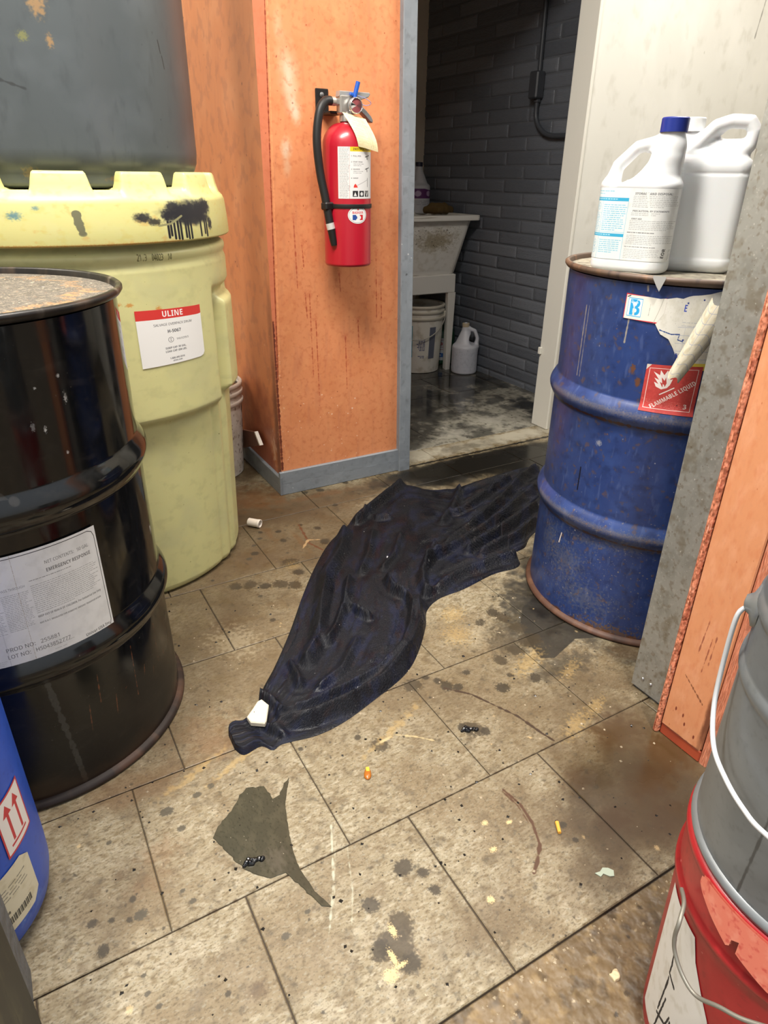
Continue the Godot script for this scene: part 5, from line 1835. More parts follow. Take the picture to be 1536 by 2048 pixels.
func build_cloth() -> void:
	var left := pairs([0.239, -1.05, 0.251, -1.076, 0.292, -1.076, 0.318, -1.1, 0.349, -1.147, 0.409, -1.216, 0.491, -1.323, 0.581, -1.452, 0.676, -1.577, 0.778, -1.69, 0.875, -1.76, 0.949, -1.832, 1.041, -1.893, 1.139, -1.955, 1.19, -1.972, 1.235, -1.945, 1.281, -1.868, 1.383, -1.838, 1.497, -1.85, 1.735, -1.865, 1.8, -1.85])
	var right := pairs([0.238, -1.01, 0.25, -0.985, 0.288, -0.99, 0.306, -0.968, 0.33, -0.974, 0.402, -0.961, 0.474, -0.969, 0.563, -0.997, 0.644, -1.026, 0.697, -1.057, 0.755, -1.11, 0.81, -1.172, 0.849, -1.226, 0.91, -1.258, 0.999, -1.265, 1.122, -1.287, 1.2, -1.282, 1.235, -1.3, 1.25, -1.352, 1.31, -1.366, 1.37, -1.41, 1.46, -1.45])
	var ns := 250
	var nt := 110
	var L := resample(left, ns)
	var R := resample(right, ns)
	# folds: path, height, width
	var folds := [
		[[0.848, -1.726, 0.785, -1.617, 0.684, -1.511, 0.604, -1.373, 0.541, -1.25, 0.479, -1.187], 0.016, 0.02],
		[[0.729, -1.457, 0.662, -1.354, 0.601, -1.275, 0.558, -1.229], 0.014, 0.013],
		[[0.828, -1.402, 0.815, -1.352, 0.833, -1.301, 0.814, -1.245, 0.763, -1.174, 0.7, -1.108, 0.607, -1.066, 0.516, -1.05, 0.42, -1.041, 0.355, -1.051], 0.018, 0.013],
		[[0.848, -1.27, 0.795, -1.175, 0.721, -1.1, 0.612, -1.038, 0.5, -1.005, 0.405, -1.007, 0.345, -1.024], 0.02, 0.017],
		[[0.673, -1.361, 0.681, -1.305, 0.694, -1.273], 0.014, 0.01],
		[[1.057, -1.504, 0.988, -1.44, 0.93, -1.377, 0.881, -1.288], 0.018, 0.014],
		[[1.745, -1.817, 1.631, -1.771, 1.483, -1.678, 1.299, -1.581, 1.084, -1.489, 0.972, -1.416], 0.018, 0.014],
		[[1.621, -1.676, 1.396, -1.57, 1.19, -1.503, 1.037, -1.446], 0.016, 0.013],
		[[1.512, -1.55, 1.328, -1.486, 1.134, -1.427], 0.018, 0.014],
		[[0.97, -1.8, 0.994, -1.756, 1.028, -1.748], 0.01, 0.01],
		[[1.211, -1.965, 1.115, -1.899, 1.037, -1.85, 0.916, -1.768], 0.016, 0.015],
		[[0.44, -1.199, 0.438, -1.15, 0.429, -1.116], 0.012, 0.01],
		[[1.438, -1.466, 1.314, -1.418, 1.159, -1.396], 0.016, 0.012],
		[[1.37, -1.81, 1.271, -1.702, 1.171, -1.63], 0.014, 0.012],
		[[0.335, -1.132, 0.351, -1.097, 0.361, -1.065], 0.014, 0.012],
		[[0.3, -1.06, 0.32, -1.02, 0.34, -0.99], 0.012, 0.012],
		[[0.93, -1.68, 0.85, -1.56, 0.78, -1.48], 0.008, 0.012],
		[[1.0, -1.62, 0.92, -1.52, 0.85, -1.47], 0.008, 0.01],
		[[0.62, -1.2, 0.54, -1.12, 0.47, -1.09], 0.007, 0.012],
		[[1.24, -1.34, 1.15, -1.34, 1.02, -1.33, 0.9, -1.29], 0.012, 0.014],
		[[1.6, -1.8, 1.5, -1.76, 1.38, -1.7, 1.25, -1.66], 0.014, 0.011]]
	var paths := []
	for f in folds:
		paths.append(pairs(f[0]))
	var f1 := FastNoiseLite.new()
	f1.seed = 3
	f1.frequency = 9.0
	var f2 := FastNoiseLite.new()
	f2.seed = 4
	f2.frequency = 5.0
	f2.fractal_type = FastNoiseLite.FRACTAL_RIDGED
	f2.fractal_octaves = 2
	var rows := []
	var uv := []
	for i in ns:
		var s := i / (ns - 1.0)
		var row := PackedVector3Array()
		var q := PackedVector2Array()
		for j in nt + 2:
			var u := clampf((j - 0.5) / nt, 0.0, 1.0)
			if j == 0: u = 0.0
			if j == nt + 1: u = 1.0
			var p := L[i].lerp(R[i], u)
			var w := L[i].distance_to(R[i])
			var e := minf(minf(u, 1.0 - u) * w, minf(s, 1.0 - s) * 1.9)
			var edge := 1.0 - pow(1.0 - clampf(e / 0.009, 0.0, 1.0), 2.0)
			var h := 0.0045
			for k in folds.size():
				var best := 1e9
				var pa: Array = paths[k]
				for m in pa.size() - 1:
					var a: Vector2 = pa[m]
					var ab: Vector2 = pa[m + 1] - a
					var tt := clampf((p - a).dot(ab) / ab.length_squared(), 0.0, 1.0)
					best = minf(best, p.distance_squared_to(a + ab * tt))
				var wd: float = folds[k][2]
				if best < wd * wd * 9.0:
					h += folds[k][1] * (1.1 * exp(-best / (wd * wd)) + 0.8 * exp(-sqrt(best) / (wd * 0.5)))
					h -= 0.45 * folds[k][1] * exp(-pow((sqrt(best) - wd * 2.0) / wd, 2))
			# long wrinkles gathered towards the drum, small ones elsewhere
			h += (0.005 * smoothstep(0.5, 0.9, s) + 0.001) * (f2.get_noise_2d(s * 0.35, u * (1.1 + 0.6 * s)) + 0.4)
			h += 0.0022 * f1.get_noise_2d(p.x * 1.6, p.y * 1.6)
			if s < 0.06:
				h += 0.012 * smoothstep(0.06, 0.03, s)
			h = maxf(h, 0.0025)
			row.append(Vector3(p.x, maxf(h * edge, 0.0006), p.y))
			q.append(Vector2(u, s))
		rows.append(row)
		uv.append(q)
	var t := Tex.new(768, 1536, hx("0d0e13"))
	t.noise(601, 0.008, 0.4, 0.8, hx("141829"), 0.9)
	t.noise(602, 0.012, 0.55, 0.85, hx("1c1415"), 0.8)
	t.noise(603, 0.4, 0.55, 0.85, hx("272a36"), 0.6)
	t.noise(604, 0.02, 0.55, 0.85, hx("0d0e13"), 0.8)
	t.noise(605, 0.25, 0.68, 0.85, hx("4b3d36"), 0.7)
	t.specks(5000, 606, 0.6, 1.3, hx("7d766b"), 0.5)
	t.specks(60, 607, 0.9, 2.6, hx("d8d4cb"), 0.8)
	t.stain(Vector2(390, 800), Vector2(7, 5), hx("dfe3e6"), 0.95, 0.2, 0.6, 3)
	var m := mat(Color.WHITE, 0.62, 0.0, t.tex())
	m.metallic_specular = 0.32
	var wt := Tex.new(256, 512, hx("a8a8a8"))
	wt.noise(608, 0.02, 0.5, 0.8, hx("585858"), 0.9)
	rough_map(m, wt.tex())
	bump(m, 0.3, 0.25)
	var b := MB.new()
	b.grid(rows, false, true, Vector2.ONE, Vector2.ZERO, uv)
	single("wet_cloth", b, m, "long dark navy wet cloth crumpled across the tile floor towards the doorway", "cloth")

# ------------------------------------------------------------------ fire extinguisher
func build_extinguisher() -> void:
	var c := Vector3(1.022, 0, -2.017)
	var br := thing("wall_bracket", "black metal wall hook behind the extinguisher's valve", "bracket", Vector3(0.982, 1.243, -2.1))
	var b := MB.new()
	b.box(T(Vector3(0, 0.0, 0.003)), Vector3(0.042, 0.068, 0.006), 0.002)
	b.box(T(Vector3(0.02, -0.03, 0.035)), Vector3(0.05, 0.008, 0.07), 0.002)
	part("plate", b, black_plastic, br)
	b = MB.new()
	b.lathe(frame(Vector3(-0.001, 0.018, 0.006), Vector3.RIGHT, Vector3.BACK), [Vector2(0.007, 0.0), Vector2(0.006, 0.002), Vector2(0.0, 0.003)], 16)
	part("screw", b, mat(hx("6b6d6e"), 0.5, 0.5), br)
	var e := thing("fire_extinguisher", "red fire extinguisher with a black hose hanging on the orange wall", "extinguisher", c)
	var red := mat(hx("b01028"), 0.24)
	red.clearcoat_enabled = true
	red.clearcoat = 0.5
	b = MB.new()
	var pr := [Vector2(0.0, 0.803), Vector2(0.06, 0.803), Vector2(0.064, 0.796), Vector2(0.069, 0.795), Vector2(0.0725, 0.8), Vector2(0.0725, 0.803), Vector2(0.0725, 1.125)]
	for k in 13:
		var a := PI * 0.5 * k / 12.0
		pr.append(Vector2(0.018 + 0.0545 * cos(a), 1.125 + 0.062 * sin(a)))
	pr.append_array([Vector2(0.018, 1.195), Vector2(0.0, 1.195)])
	b.lathe(T(), pr, 64)
	part("cylinder", b, red, e)
	b = MB.new()
	b.lathe(T(), [Vector2(0.02, 1.19), Vector2(0.02, 1.205), Vector2(0.017, 1.207), Vector2(0.017, 1.215), Vector2(0.0, 1.215)], 24)
	b.box(T(Vector3(0.0, 1.232, 0.0)), Vector3(0.052, 0.048, 0.03), 0.004)
	b.box(T(Vector3(-0.032, 1.238, 0.0)), Vector3(0.03, 0.018, 0.018), 0.004)
	part("valve", b, mat(hx("b9b6b0"), 0.32, 0.7), e, "grey metal valve")
	# carrying handle on top and squeeze lever below it, both to the right
	b = MB.new()
	b.prism(T(Vector3(0, 0, -0.012)), PackedVector2Array([Vector2(-0.028, 1.252), Vector2(0.012, 1.25), Vector2(0.045, 1.247), Vector2(0.068, 1.254), Vector2(0.074, 1.262), Vector2(0.07, 1.266), Vector2(-0.026, 1.266)]), 0.024, 0.002)
	part("lever", b, mat(hx("c3c4c3"), 0.32, 0.6), e, "pale grey top lever")
	b = MB.new()
	b.prism(T(Vector3(0, 0, -0.011)), PackedVector2Array([Vector2(0.022, 1.222), Vector2(0.022, 1.236), Vector2(0.04, 1.235), Vector2(0.06, 1.222), Vector2(0.078, 1.206), Vector2(0.084, 1.196), Vector2(0.082, 1.19), Vector2(0.074, 1.192), Vector2(0.055, 1.208), Vector2(0.038, 1.22)]), 0.022, 0.002)
	part("carry_handle", b, mat(hx("9b9d9d"), 0.35, 0.6), e)
	# gauge facing the room
	b = MB.new()
	b.lathe(frame(Vector3(0.014, 1.229, 0.022), Vector3.RIGHT, Vector3(0, 0, 1).normalized()), [Vector2(0.018, 0.0), Vector2(0.0215, 0.004), Vector2(0.0215, 0.014), Vector2(0.019, 0.018), Vector2(0.018, 0.016), Vector2(0.018, 0.0145)], 28)
	part("gauge_ring", b, mat(hx("c9cccd"), 0.25, 0.8), e)
	var t := Tex.new(64, 64, hx("5b3a3c"))
	t.stain(Vector2(32, 32), Vector2(30, 30), hx("8d4a4e"), 0.9, 0.3, 0.1, 3)
	t.poly([Vector2(28, 12), Vector2(40, 16), Vector2(36, 44), Vector2(26, 40)], hx("b9b4ae"))
	t.line([Vector2(32, 34), Vector2(44, 18)], 3, hx("202020"))
	b = MB.new()
	b.lathe(frame(Vector3(0.014, 1.229, 0.022), Vector3.RIGHT, Vector3(0, 0, 1)), [Vector2(0.018, 0.0145), Vector2(0.008, 0.0155), Vector2(0.0, 0.0155)], 28, 0.03)
	part("gauge_face", b, mat(Color.WHITE, 0.2, 0.0, t.tex()), e)
	# blue seal tag and pull pin
	b = MB.new()
	b.tube(PackedVector3Array([Vector3(0.016, 1.25, 0.02), Vector3(0.02, 1.262, 0.021), Vector3(0.028, 1.289, 0.022)]), 0.0065, 14)
	b.box(Transform3D(Basis(Vector3.BACK, -0.3), Vector3(0.012, 1.256, 0.02)), Vector3(0.022, 0.008, 0.01), 0.002)
	part("seal", b, mat(hx("1f56b5"), 0.35), e, "bright blue plastic seal")
	b = MB.new()
	b.tube(spline([Vector3(0.022, 1.256, 0.02), Vector3(0.045, 1.25, 0.03), Vector3(0.066, 1.238, 0.03), Vector3(0.05, 1.232, 0.022), Vector3(0.024, 1.244, 0.018)], 6), 0.0009, 6)
	part("seal_strap", b, mat(hx("8a8fc4"), 0.4), e)
	# tag
	t = Tex.new(256, 448, hx("e6d9ae"))
	t.noise(3, 0.02, 0.4, 0.9, hx("dccd9c"), 0.6)
	var ink := hx("7a7458")
	t.fine(30, 50, 190, 2, 26, ink, 0.8, 3, 6)
	t.fine(40, 115, 180, 3, 20, ink, 0.7, 4, 4)
	for i in 6:
		t.line([Vector2(20, 200 + i * 34), Vector2(150, 200 + i * 34)], 2, ink, 0.7)
		t.fine(30, 186 + i * 34, 100, 1, 10, ink, 0.7, 9 + i, 4)
	t.line([Vector2(165, 100), Vector2(165, 420)], 2, ink, 0.8)
	t.line([Vector2(195, 100), Vector2(195, 420)], 2, ink, 0.6)
	t.fine(172, 120, 60, 16, 18, ink, 0.5, 30, 4)
	t.specks(8, 4, 2, 4, hx("3c3a30"), 0.9)
	var rows := []
	for i in 9:
		var s := i / 8.0
		var row := PackedVector3Array()
		for j in 7:
			var u := j / 6.0
			var x := lerpf(lerpf(0.0, 0.068, u), lerpf(-0.028, 0.05, u), s)
			var y := lerpf(lerpf(1.125, 1.112, u), lerpf(1.212, 1.198, u), s)
			row.append(Vector3(x, y, 0.078 - 0.042 * pow(s, 2.0) - 0.01 * absf(u - 0.3) + 0.004 * sin(s * 5.0)))
		rows.append(row)
	b = MB.new()
	b.grid(rows, false, true)
	part("inspection_tag", b, mat(Color.WHITE, 0.7, 0.0, t.tex()), e, "cream paper inspection tag")
	# hose looping down the left side, through the clip, to the nozzle
	b = MB.new()
	b.tube(spline([Vector3(-0.052, 1.24, 0.004), Vector3(-0.074, 1.236, 0.01), Vector3(-0.094, 1.208, 0.016), Vector3(-0.105, 1.14, 0.018), Vector3(-0.098, 1.06, 0.018), Vector3(-0.086, 0.99, 0.024), Vector3(-0.079, 0.944, 0.028), Vector3(-0.075, 0.918, 0.03)], 10), 0.0122, 14)
	part("hose", b, mat(hx("1a1b1c"), 0.5), e, "black rubber hose")
	b = MB.new()
	b.lathe(frame(Vector3(-0.036, 1.239, 0.003), Vector3(0, 0, 1), Vector3(-1, 0.02, 0)), [Vector2(0.009, 0.0), Vector2(0.0115, 0.002), Vector2(0.0115, 0.02), Vector2(0.0105, 0.022)], 16)
	part("hose_collar", b, mat(hx("c0b9ae"), 0.35, 0.5), e)
	b = MB.new()
	b.tube(PackedVector3Array([Vector3(-0.0755, 0.92, 0.03), Vector3(-0.072, 0.903, 0.032)]), 0.0128, 16)
	part("nozzle_band", b, mat(hx("d6d6d4"), 0.35, 0.3), e, "white band above the nozzle")
	b = MB.new()
	b.tube(PackedVector3Array([Vector3(-0.072, 0.904, 0.032), Vector3(-0.067, 0.87, 0.035), Vector3(-0.065, 0.857, 0.036)]), 0.0125, 16, 0.0095)
	part("nozzle", b, black_plastic, e)
	# strap with its hose clip
	b = MB.new()
	b.lathe(T(), [Vector2(0.0727, 0.961), Vector2(0.0748, 0.9615), Vector2(0.0748, 0.9725), Vector2(0.0727, 0.973)], 64)
	part("strap", b, black_plastic, e)
	b = MB.new()
	b.box(Transform3D(Basis(Vector3.UP, 0.3), Vector3(-0.08, 0.967, 0.026)), Vector3(0.034, 0.022, 0.026), 0.004)
	part("hose_clip", b, black_plastic, e)
	# printed label
	t = Tex.new(512, 640, hx("dcdcdc"))
	t.rect(150, 0, 362, 56, hx("e2c52a"))
	t.text("INSTRUCTIONS", 330, 42, 40, hx("3a3520"), true, 0, 1, 1.0, true)
	ink = hx("5c5c60")
	t.fine(16, 14, 110, 44, 14, ink, 0.8, 3, 5)
	t.line([Vector2(140, 0), Vector2(140, 640)], 2, hx("d06a66"), 0.8)
	t.text("1  PULL PIN", 160, 120, 24, ink, true)
	t.text("2  START FROM", 160, 190, 22, ink, true)
	t.fine(190, 205, 140, 2, 20, ink, 0.9, 5, 6)
	t.text("3  SQUEEZE", 160, 280, 22, ink, true)
	t.fine(190, 296, 140, 2, 20, ink, 0.9, 6, 6)
	t.text("4  SWEEP", 160, 390, 22, ink, true)
	for s in [[400, 110], [400, 260]]:
		t.line([Vector2(s[0] - 40, s[1] + 10), Vector2(s[0], s[1]), Vector2(s[0] + 36, s[1] - 10)], 10, hx("3c3c40"))
		t.line([Vector2(s[0] - 10, s[1]), Vector2(s[0] - 4, s[1] + 40)], 12, hx("3c3c40"))
	t.line([Vector2(240, 470), Vector2(400, 400)], 3, ink)
	t.line([Vector2(400, 380), Vector2(400, 490)], 9, hx("6a6a6c"))
	t.poly([Vector2(190, 500), Vector2(196, 470), Vector2(214, 450), Vector2(236, 478), Vector2(246, 500)], hx("d23c32"))
	for k in 3:
		t.rect(178 + k * 88, 540, 70, 76, hx("242426"))
	t.poly([Vector2(190, 606), Vector2(210, 555), Vector2(232, 606)], hx("d8d8d8"))
	t.stain(Vector2(300, 580), Vector2(22, 26), hx("d8d8d8"), 1, 0.2, 0.5, 3)
	t.line([Vector2(372, 552), Vector2(390, 606), Vector2(410, 552)], 10, hx("d8d8d8"))
	t.fine(450, 80, 60, 36, 15, ink, 0.4, 8, 3)
	b = MB.new()
	b.patch(T(), 0.0729, [Vector3(138, 1.124, 0.988), Vector3(40, 1.124, 0.988)], 1)
	part("instruction_label", b, mat(Color.WHITE, 0.3, 0.0, t.tex()), e, "white instruction label with yellow heading")
	# oval badge
	t = Tex.new(256, 200, hx("e3e3e3"))
	for k in 48:
		var a := TAU * k / 48
		t.line([Vector2(128 + 116 * cos(a), 100 + 88 * sin(a)), Vector2(128 + 116 * cos(a + 0.14), 100 + 88 * sin(a + 0.14))], 3, hx("55585c"))
	t.poly([Vector2(116, 42), Vector2(128, 12), Vector2(142, 42)], hx("c8252c"))
	t.text("BADGER", 128, 84, 38, hx("c8252c"), true, 0, 1, 1, true)
	t.rect(58, 96, 45, 62, hx("2a4c96"))
	t.rect(153, 96, 45, 62, hx("c8252c"))
	t.stain(Vector2(104, 127), Vector2(14, 20), hx("2a4c96"), 1, 0.1, 0.1, 3)
	t.stain(Vector2(158, 127), Vector2(12, 20), hx("e3e3e3"), 1, 0.1, 0.1, 3)
	b = MB.new()
	var cols := []
	for k in 25:
		var a := PI * k / 24.0
		cols.append(Vector3(90.0 + 25.0 * cos(a) + 1.0, 0.943 + 0.0235 * sin(a) + 0.0001, 0.943 - 0.0235 * sin(a)))
	cols.reverse()
	cols.sort_custom(func(p, q): return p.x > q.x)
	b.patch(T(), 0.073, cols, 2)
	part("oval_badge", b, mat(Color.WHITE, 0.3, 0.0, t.tex()), e, "white oval badge")

# ------------------------------------------------------------------ bottles and jugs
func extruded(p: Vector3, hx_: float, hz: float, r: float, y0: float, y1: float, er: float) -> float:
	var qx := maxf(absf(p.x) - hx_ + r, 0.0)
	var qz := maxf(absf(p.z) - hz + r, 0.0)
	var inner := minf(maxf(absf(p.x) - hx_ + r, absf(p.z) - hz + r), 0.0)
	var d2 := sqrt(qx * qx + qz * qz) + inner - r + er
	var dy := absf(p.y - (y0 + y1) * 0.5) - (y1 - y0) * 0.5 + er
	return minf(maxf(d2, dy), 0.0) + Vector2(maxf(d2, 0.0), maxf(dy, 0.0)).length() - er

# points round a rounded rectangle, from the left flank over the front to the right flank
func round_front(hx_: float, hz: float, r: float, x_back_l: float, x_back_r: float) -> PackedVector2Array:
	var o := PackedVector2Array()
	o.append(Vector2(-hx_, x_back_l))
	for k in 9:
		var a := PI - PI * 0.5 * k / 8.0
		o.append(Vector2(-hx_ + r + r * cos(a), hz - r + r * sin(a)))
	for k in 9:
		var a := PI * 0.5 - PI * 0.5 * k / 8.0
		o.append(Vector2(hx_ - r + r * cos(a), hz - r + r * sin(a)))
	o.append(Vector2(hx_, x_back_r))
	return o

func wrap_label(b: MB, path: PackedVector2Array, y0: float, y1: float) -> void:
	var lens := [0.0]
	for i in range(1, path.size()):
		lens.append(lens[-1] + path[i].distance_to(path[i - 1]))
	var rows := []
	var uv := []
	for y in [y0, y1]:
		var row := PackedVector3Array()
		var q := PackedVector2Array()
		for i in path.size():
			row.append(Vector3(path[i].x, y, path[i].y))
			q.append(Vector2(lens[i] / lens[-1], 1.0 if y == y0 else 0.0))
		rows.append(row)
		uv.append(q)
	b.grid(rows, false, true, Vector2.ONE, Vector2.ZERO, uv)

func sd_bleach(p: Vector3) -> float:
	var d := extruded(p, 0.083, 0.046, 0.042, 0.0, 0.182, 0.012)
	d += 0.0012 * smoothstep(0.024, 0.027, p.y) * smoothstep(0.169, 0.166, p.y)
	var s := Vector3(p.x, p.y, p.z * 1.35)
	d = smin(d, capsule(s, Vector3(0.026, 0.175, 0), Vector3(0.046, 0.24, 0), 0.053, 0.03), 0.012)
	d = smin(d, capsule(p, Vector3(0.046, 0.225, 0), Vector3(0.046, 0.268, 0), 0.026, 0.021), 0.012)
	# finger hole
	var q := p - Vector3(-0.022, 0.204, 0)
	var ca := cos(0.7)
	var sa := sin(0.7)
	var e := Vector2((q.x * ca + q.y * sa) / 0.044, (-q.x * sa + q.y * ca) / 0.02)
	d = maxf(d, -(e.length() - 1.0) * 0.02)
	var h := minf(capsule(p, Vector3(0.034, 0.255, 0), Vector3(-0.02, 0.242, 0), 0.0125, 0.0125), capsule(p, Vector3(-0.02, 0.242, 0), Vector3(-0.055, 0.208, 0), 0.0125, 0.0135))
	h = minf(h, capsule(p, Vector3(-0.055, 0.208, 0), Vector3(-0.068, 0.165, 0), 0.0135, 0.016))
	return smin(d, h, 0.012)

func sd_jug(p: Vector3) -> float:
	var d := extruded(p, 0.08, 0.062, 0.03, 0.0, 0.226, 0.02)
	# shoulder and foot grooves
	d += 0.0022 * exp(-pow((p.y - 0.196) / 0.003, 2))
	d -= 0.0015 * smoothstep(0.03, 0.026, p.y)
	d = smin(d, capsule(p, Vector3(-0.056, 0.2, -0.005), Vector3(-0.056, 0.262, -0.005), 0.03, 0.0235), 0.02)
	var h := 1e9
	var pts := [Vector3(-0.05, 0.236, 0.03), Vector3(-0.008, 0.282, 0.03), Vector3(0.02, 0.291, 0.03), Vector3(0.054, 0.289, 0.03), Vector3(0.066, 0.273, 0.03), Vector3(0.063, 0.248, 0.03), Vector3(0.044, 0.229, 0.03), Vector3(-0.02, 0.226, 0.03)]
	for i in 8:
		h = minf(h, capsule(p, pts[i], pts[(i + 1) % 8], 0.0135, 0.0135))
	# rear wall of the grip pocket and the bridge to the spout
	d = smin(d, rbox(p - Vector3(0.008, 0.236, 0.008), Vector3(0.056, 0.024, 0.026), 0.014), 0.012)
	d = smin(d, capsule(p, Vector3(-0.05, 0.262, -0.005), Vector3(0.0, 0.276, 0.02), 0.012, 0.011), 0.01)
	return smin(d, h, 0.01)

func sd_gallon(p: Vector3) -> float:
	var rr := Vector2(p.x, p.z).length()
	var d := extruded(p, 0.076, 0.076, 0.076, 0.0, 0.165, 0.012)
	d = smin(d, capsule(p, Vector3(0, 0.15, 0), Vector3(-0.004, 0.25, 0), 0.07, 0.022), 0.015)
	d = smin(d, capsule(p, Vector3(-0.004, 0.24, 0), Vector3(-0.004, 0.275, 0), 0.019, 0.018), 0.008)
	d = maxf(d, -(Vector2((p.x - 0.042) / 0.024, (p.y - 0.2) / 0.032).length() - 1.0) * 0.022)
	var h := minf(capsule(p, Vector3(0.01, 0.262, 0), Vector3(0.05, 0.245, 0), 0.011, 0.011), capsule(p, Vector3(0.05, 0.245, 0), Vector3(0.067, 0.205, 0), 0.011, 0.011))
	h = minf(h, capsule(p, Vector3(0.067, 0.205, 0), Vector3(0.064, 0.155, 0), 0.011, 0.014))
	return smin(d, h, 0.012)

func cap_mesh(r: float, h: float, ribs := 36) -> MB:
	var b := MB.new()
	var rows := []
	for p in [Vector2(r, 0), Vector2(r, h * 0.92), Vector2(r, h * 0.92), Vector2(r * 0.94, h), Vector2(0, h)]:
		var row := PackedVector3Array()
		for j in ribs * 2 + 1:
			var a := TAU * j / (ribs * 2)
			var k: float = p.x * (1.0 if (j % 2 == 0 or p.x < r) else 0.965)
			row.append(Vector3(k * cos(a), p.y, k * sin(a)))
		rows.append(row)
	b.grid(rows, true)
	return b

func build_jugs() -> void:
	var white := mat(hx("dfe2e4"), 0.38)
	white.subsurf_scatter_enabled = true
	white.subsurf_scatter_strength = 0.08
	var o := thing("bleach_bottle", "white bleach bottle with dark blue cap and printed label on the blue drum", "bottle", Vector3(1.253, 0.869, -1.093), deg_to_rad(-66.0))
	var b := MB.new()
	b.blob(Transform3D(), Vector3(-0.095, -0.008, -0.058), Vector3(0.095, 0.285, 0.058), 0.0042, sd_bleach)
	part("body", b, white, o)
	b = cap_mesh(0.0265, 0.026)
	var cp := part("cap", b, mat(hx("1c2f86"), 0.35), o, "dark blue screw cap")
	cp.position = Vector3(0.046, 0.268, 0)
	var t := Tex.new(1024, 720, hx("dfe1e0"))
	t.noise(3, 0.008, 0.5, 0.9, hx("d2d3d0"), 0.6)
	var cy := hx("3aa6cf")
	var ink := hx("55585c")
	t.rect(0, 0, 480, 720, hx("d3e4ea"), 0.6)
	t.fine(30, 30, 300, 2, 26, cy, 0.9, 3, 7)
	t.rect(0, 96, 480, 34, cy)
	t.fine(20, 106, 440, 1, 20, hx("e6f0f4"), 0.9, 4, 10)
	t.rect(0, 455, 480, 32, cy)
	t.fine(20, 465, 420, 1, 20, hx("e6f0f4"), 0.9, 4, 10)
	for x in [110, 215, 478]:
		t.rect(x, 130, 3, 590, cy, 0.7)
	t.rect(0, 440, 480, 3, cy, 0.7)
	t.rect(0, 250, 215, 3, cy, 0.6)
	t.rect(0, 345, 215, 3, cy, 0.6)
	for y in [185, 300, 390, 560, 630]:
		for x in [55, 162]:
			for k in 24:
				var a := TAU * k / 24
				t.line([Vector2(x + 26 * cos(a), y + 34 * sin(a)), Vector2(x + 26 * cos(a + 0.3), y + 34 * sin(a + 0.3))], 3, cy, 0.8)
			t.fine(x - 18, y - 6, 36, 2, 12, cy, 0.8, x + y, 4)
	t.fine(235, 165, 225, 13, 21, cy, 0.85, 5, 7)
	t.fine(235, 520, 225, 7, 21, cy, 0.85, 6, 7)
	t.text("STORAGE AND DISPOSAL:", 530, 62, 30, ink, true)
	t.fine(520, 75, 470, 7, 17, ink, 0.6, 7, 5)
	t.text("PRECAUTIONARY STATEMENTS", 530, 228, 24, ink, true)
	t.fine(520, 240, 300, 2, 17, ink, 0.6, 8, 5)
	t.text("FIRST AID", 530, 305, 22, ink, true)
	t.fine(520, 315, 480, 6, 17, ink, 0.6, 9, 5)
	t.fine(510, 430, 400, 1, 17, hx("303235"), 0.9, 10, 8)
	t.fine(510, 462, 490, 6, 17, ink, 0.6, 11, 5)
	t.fine(505, 575, 380, 1, 17, ink, 0.9, 12, 7)
	t.fine(505, 605, 360, 6, 17, ink, 0.5, 13, 5)
	t.text("EOR", 905, 690, 52, hx("202224"), true, -1.45)
	t.fine(960, 600, 40, 8, 14, ink, 0.7, 15, 6)
	t.line([Vector2(640, 20), Vector2(700, 260), Vector2(680, 300)], 14, hx("ece9df"), 0.8, 0.7)
	b = MB.new()
	var rf := round_front(0.0832, 0.0462, 0.0422, 0.0, 0.0)
	wrap_label(b, rf, 0.026, 0.166)
	part("label", b, mat(Color.WHITE, 0.32, 0.0, t.tex()), o, "printed label with a cyan table")

	o = thing("jerry_jug", "plain large white plastic jug with a top grip handle on the blue drum", "jug", Vector3(1.409, 0.869, -1.048), deg_to_rad(-53.0))
	b = MB.new()
	b.blob(Transform3D(), Vector3(-0.105, -0.01, -0.1), Vector3(0.105, 0.306, 0.1), 0.005, sd_jug)
	part("body", b, white, o)
	b = cap_mesh(0.0265, 0.026)
	cp = part("cap", b, mat(hx("e4e5e4"), 0.4), o, "white screw cap")
	cp.position = Vector3(-0.056, 0.274, -0.005)

# ------------------------------------------------------------------ the store behind the doorway
func ring(hx_: float, hz: float, r: float, y: float, off := Vector2.ZERO) -> PackedVector3Array:
	var o := PackedVector3Array()
	for q in 4:
		var cx: float = (hx_ - r) * [1, -1, -1, 1][q]
		var cz: float = (hz - r) * [1, 1, -1, -1][q]
		for k in 7:
			var a := PI * 0.5 * (q + k / 6.0)
			o.append(Vector3(off.x + cx + r * cos(a), y, off.y + cz + r * sin(a)))
	o.append(o[0])
	return o

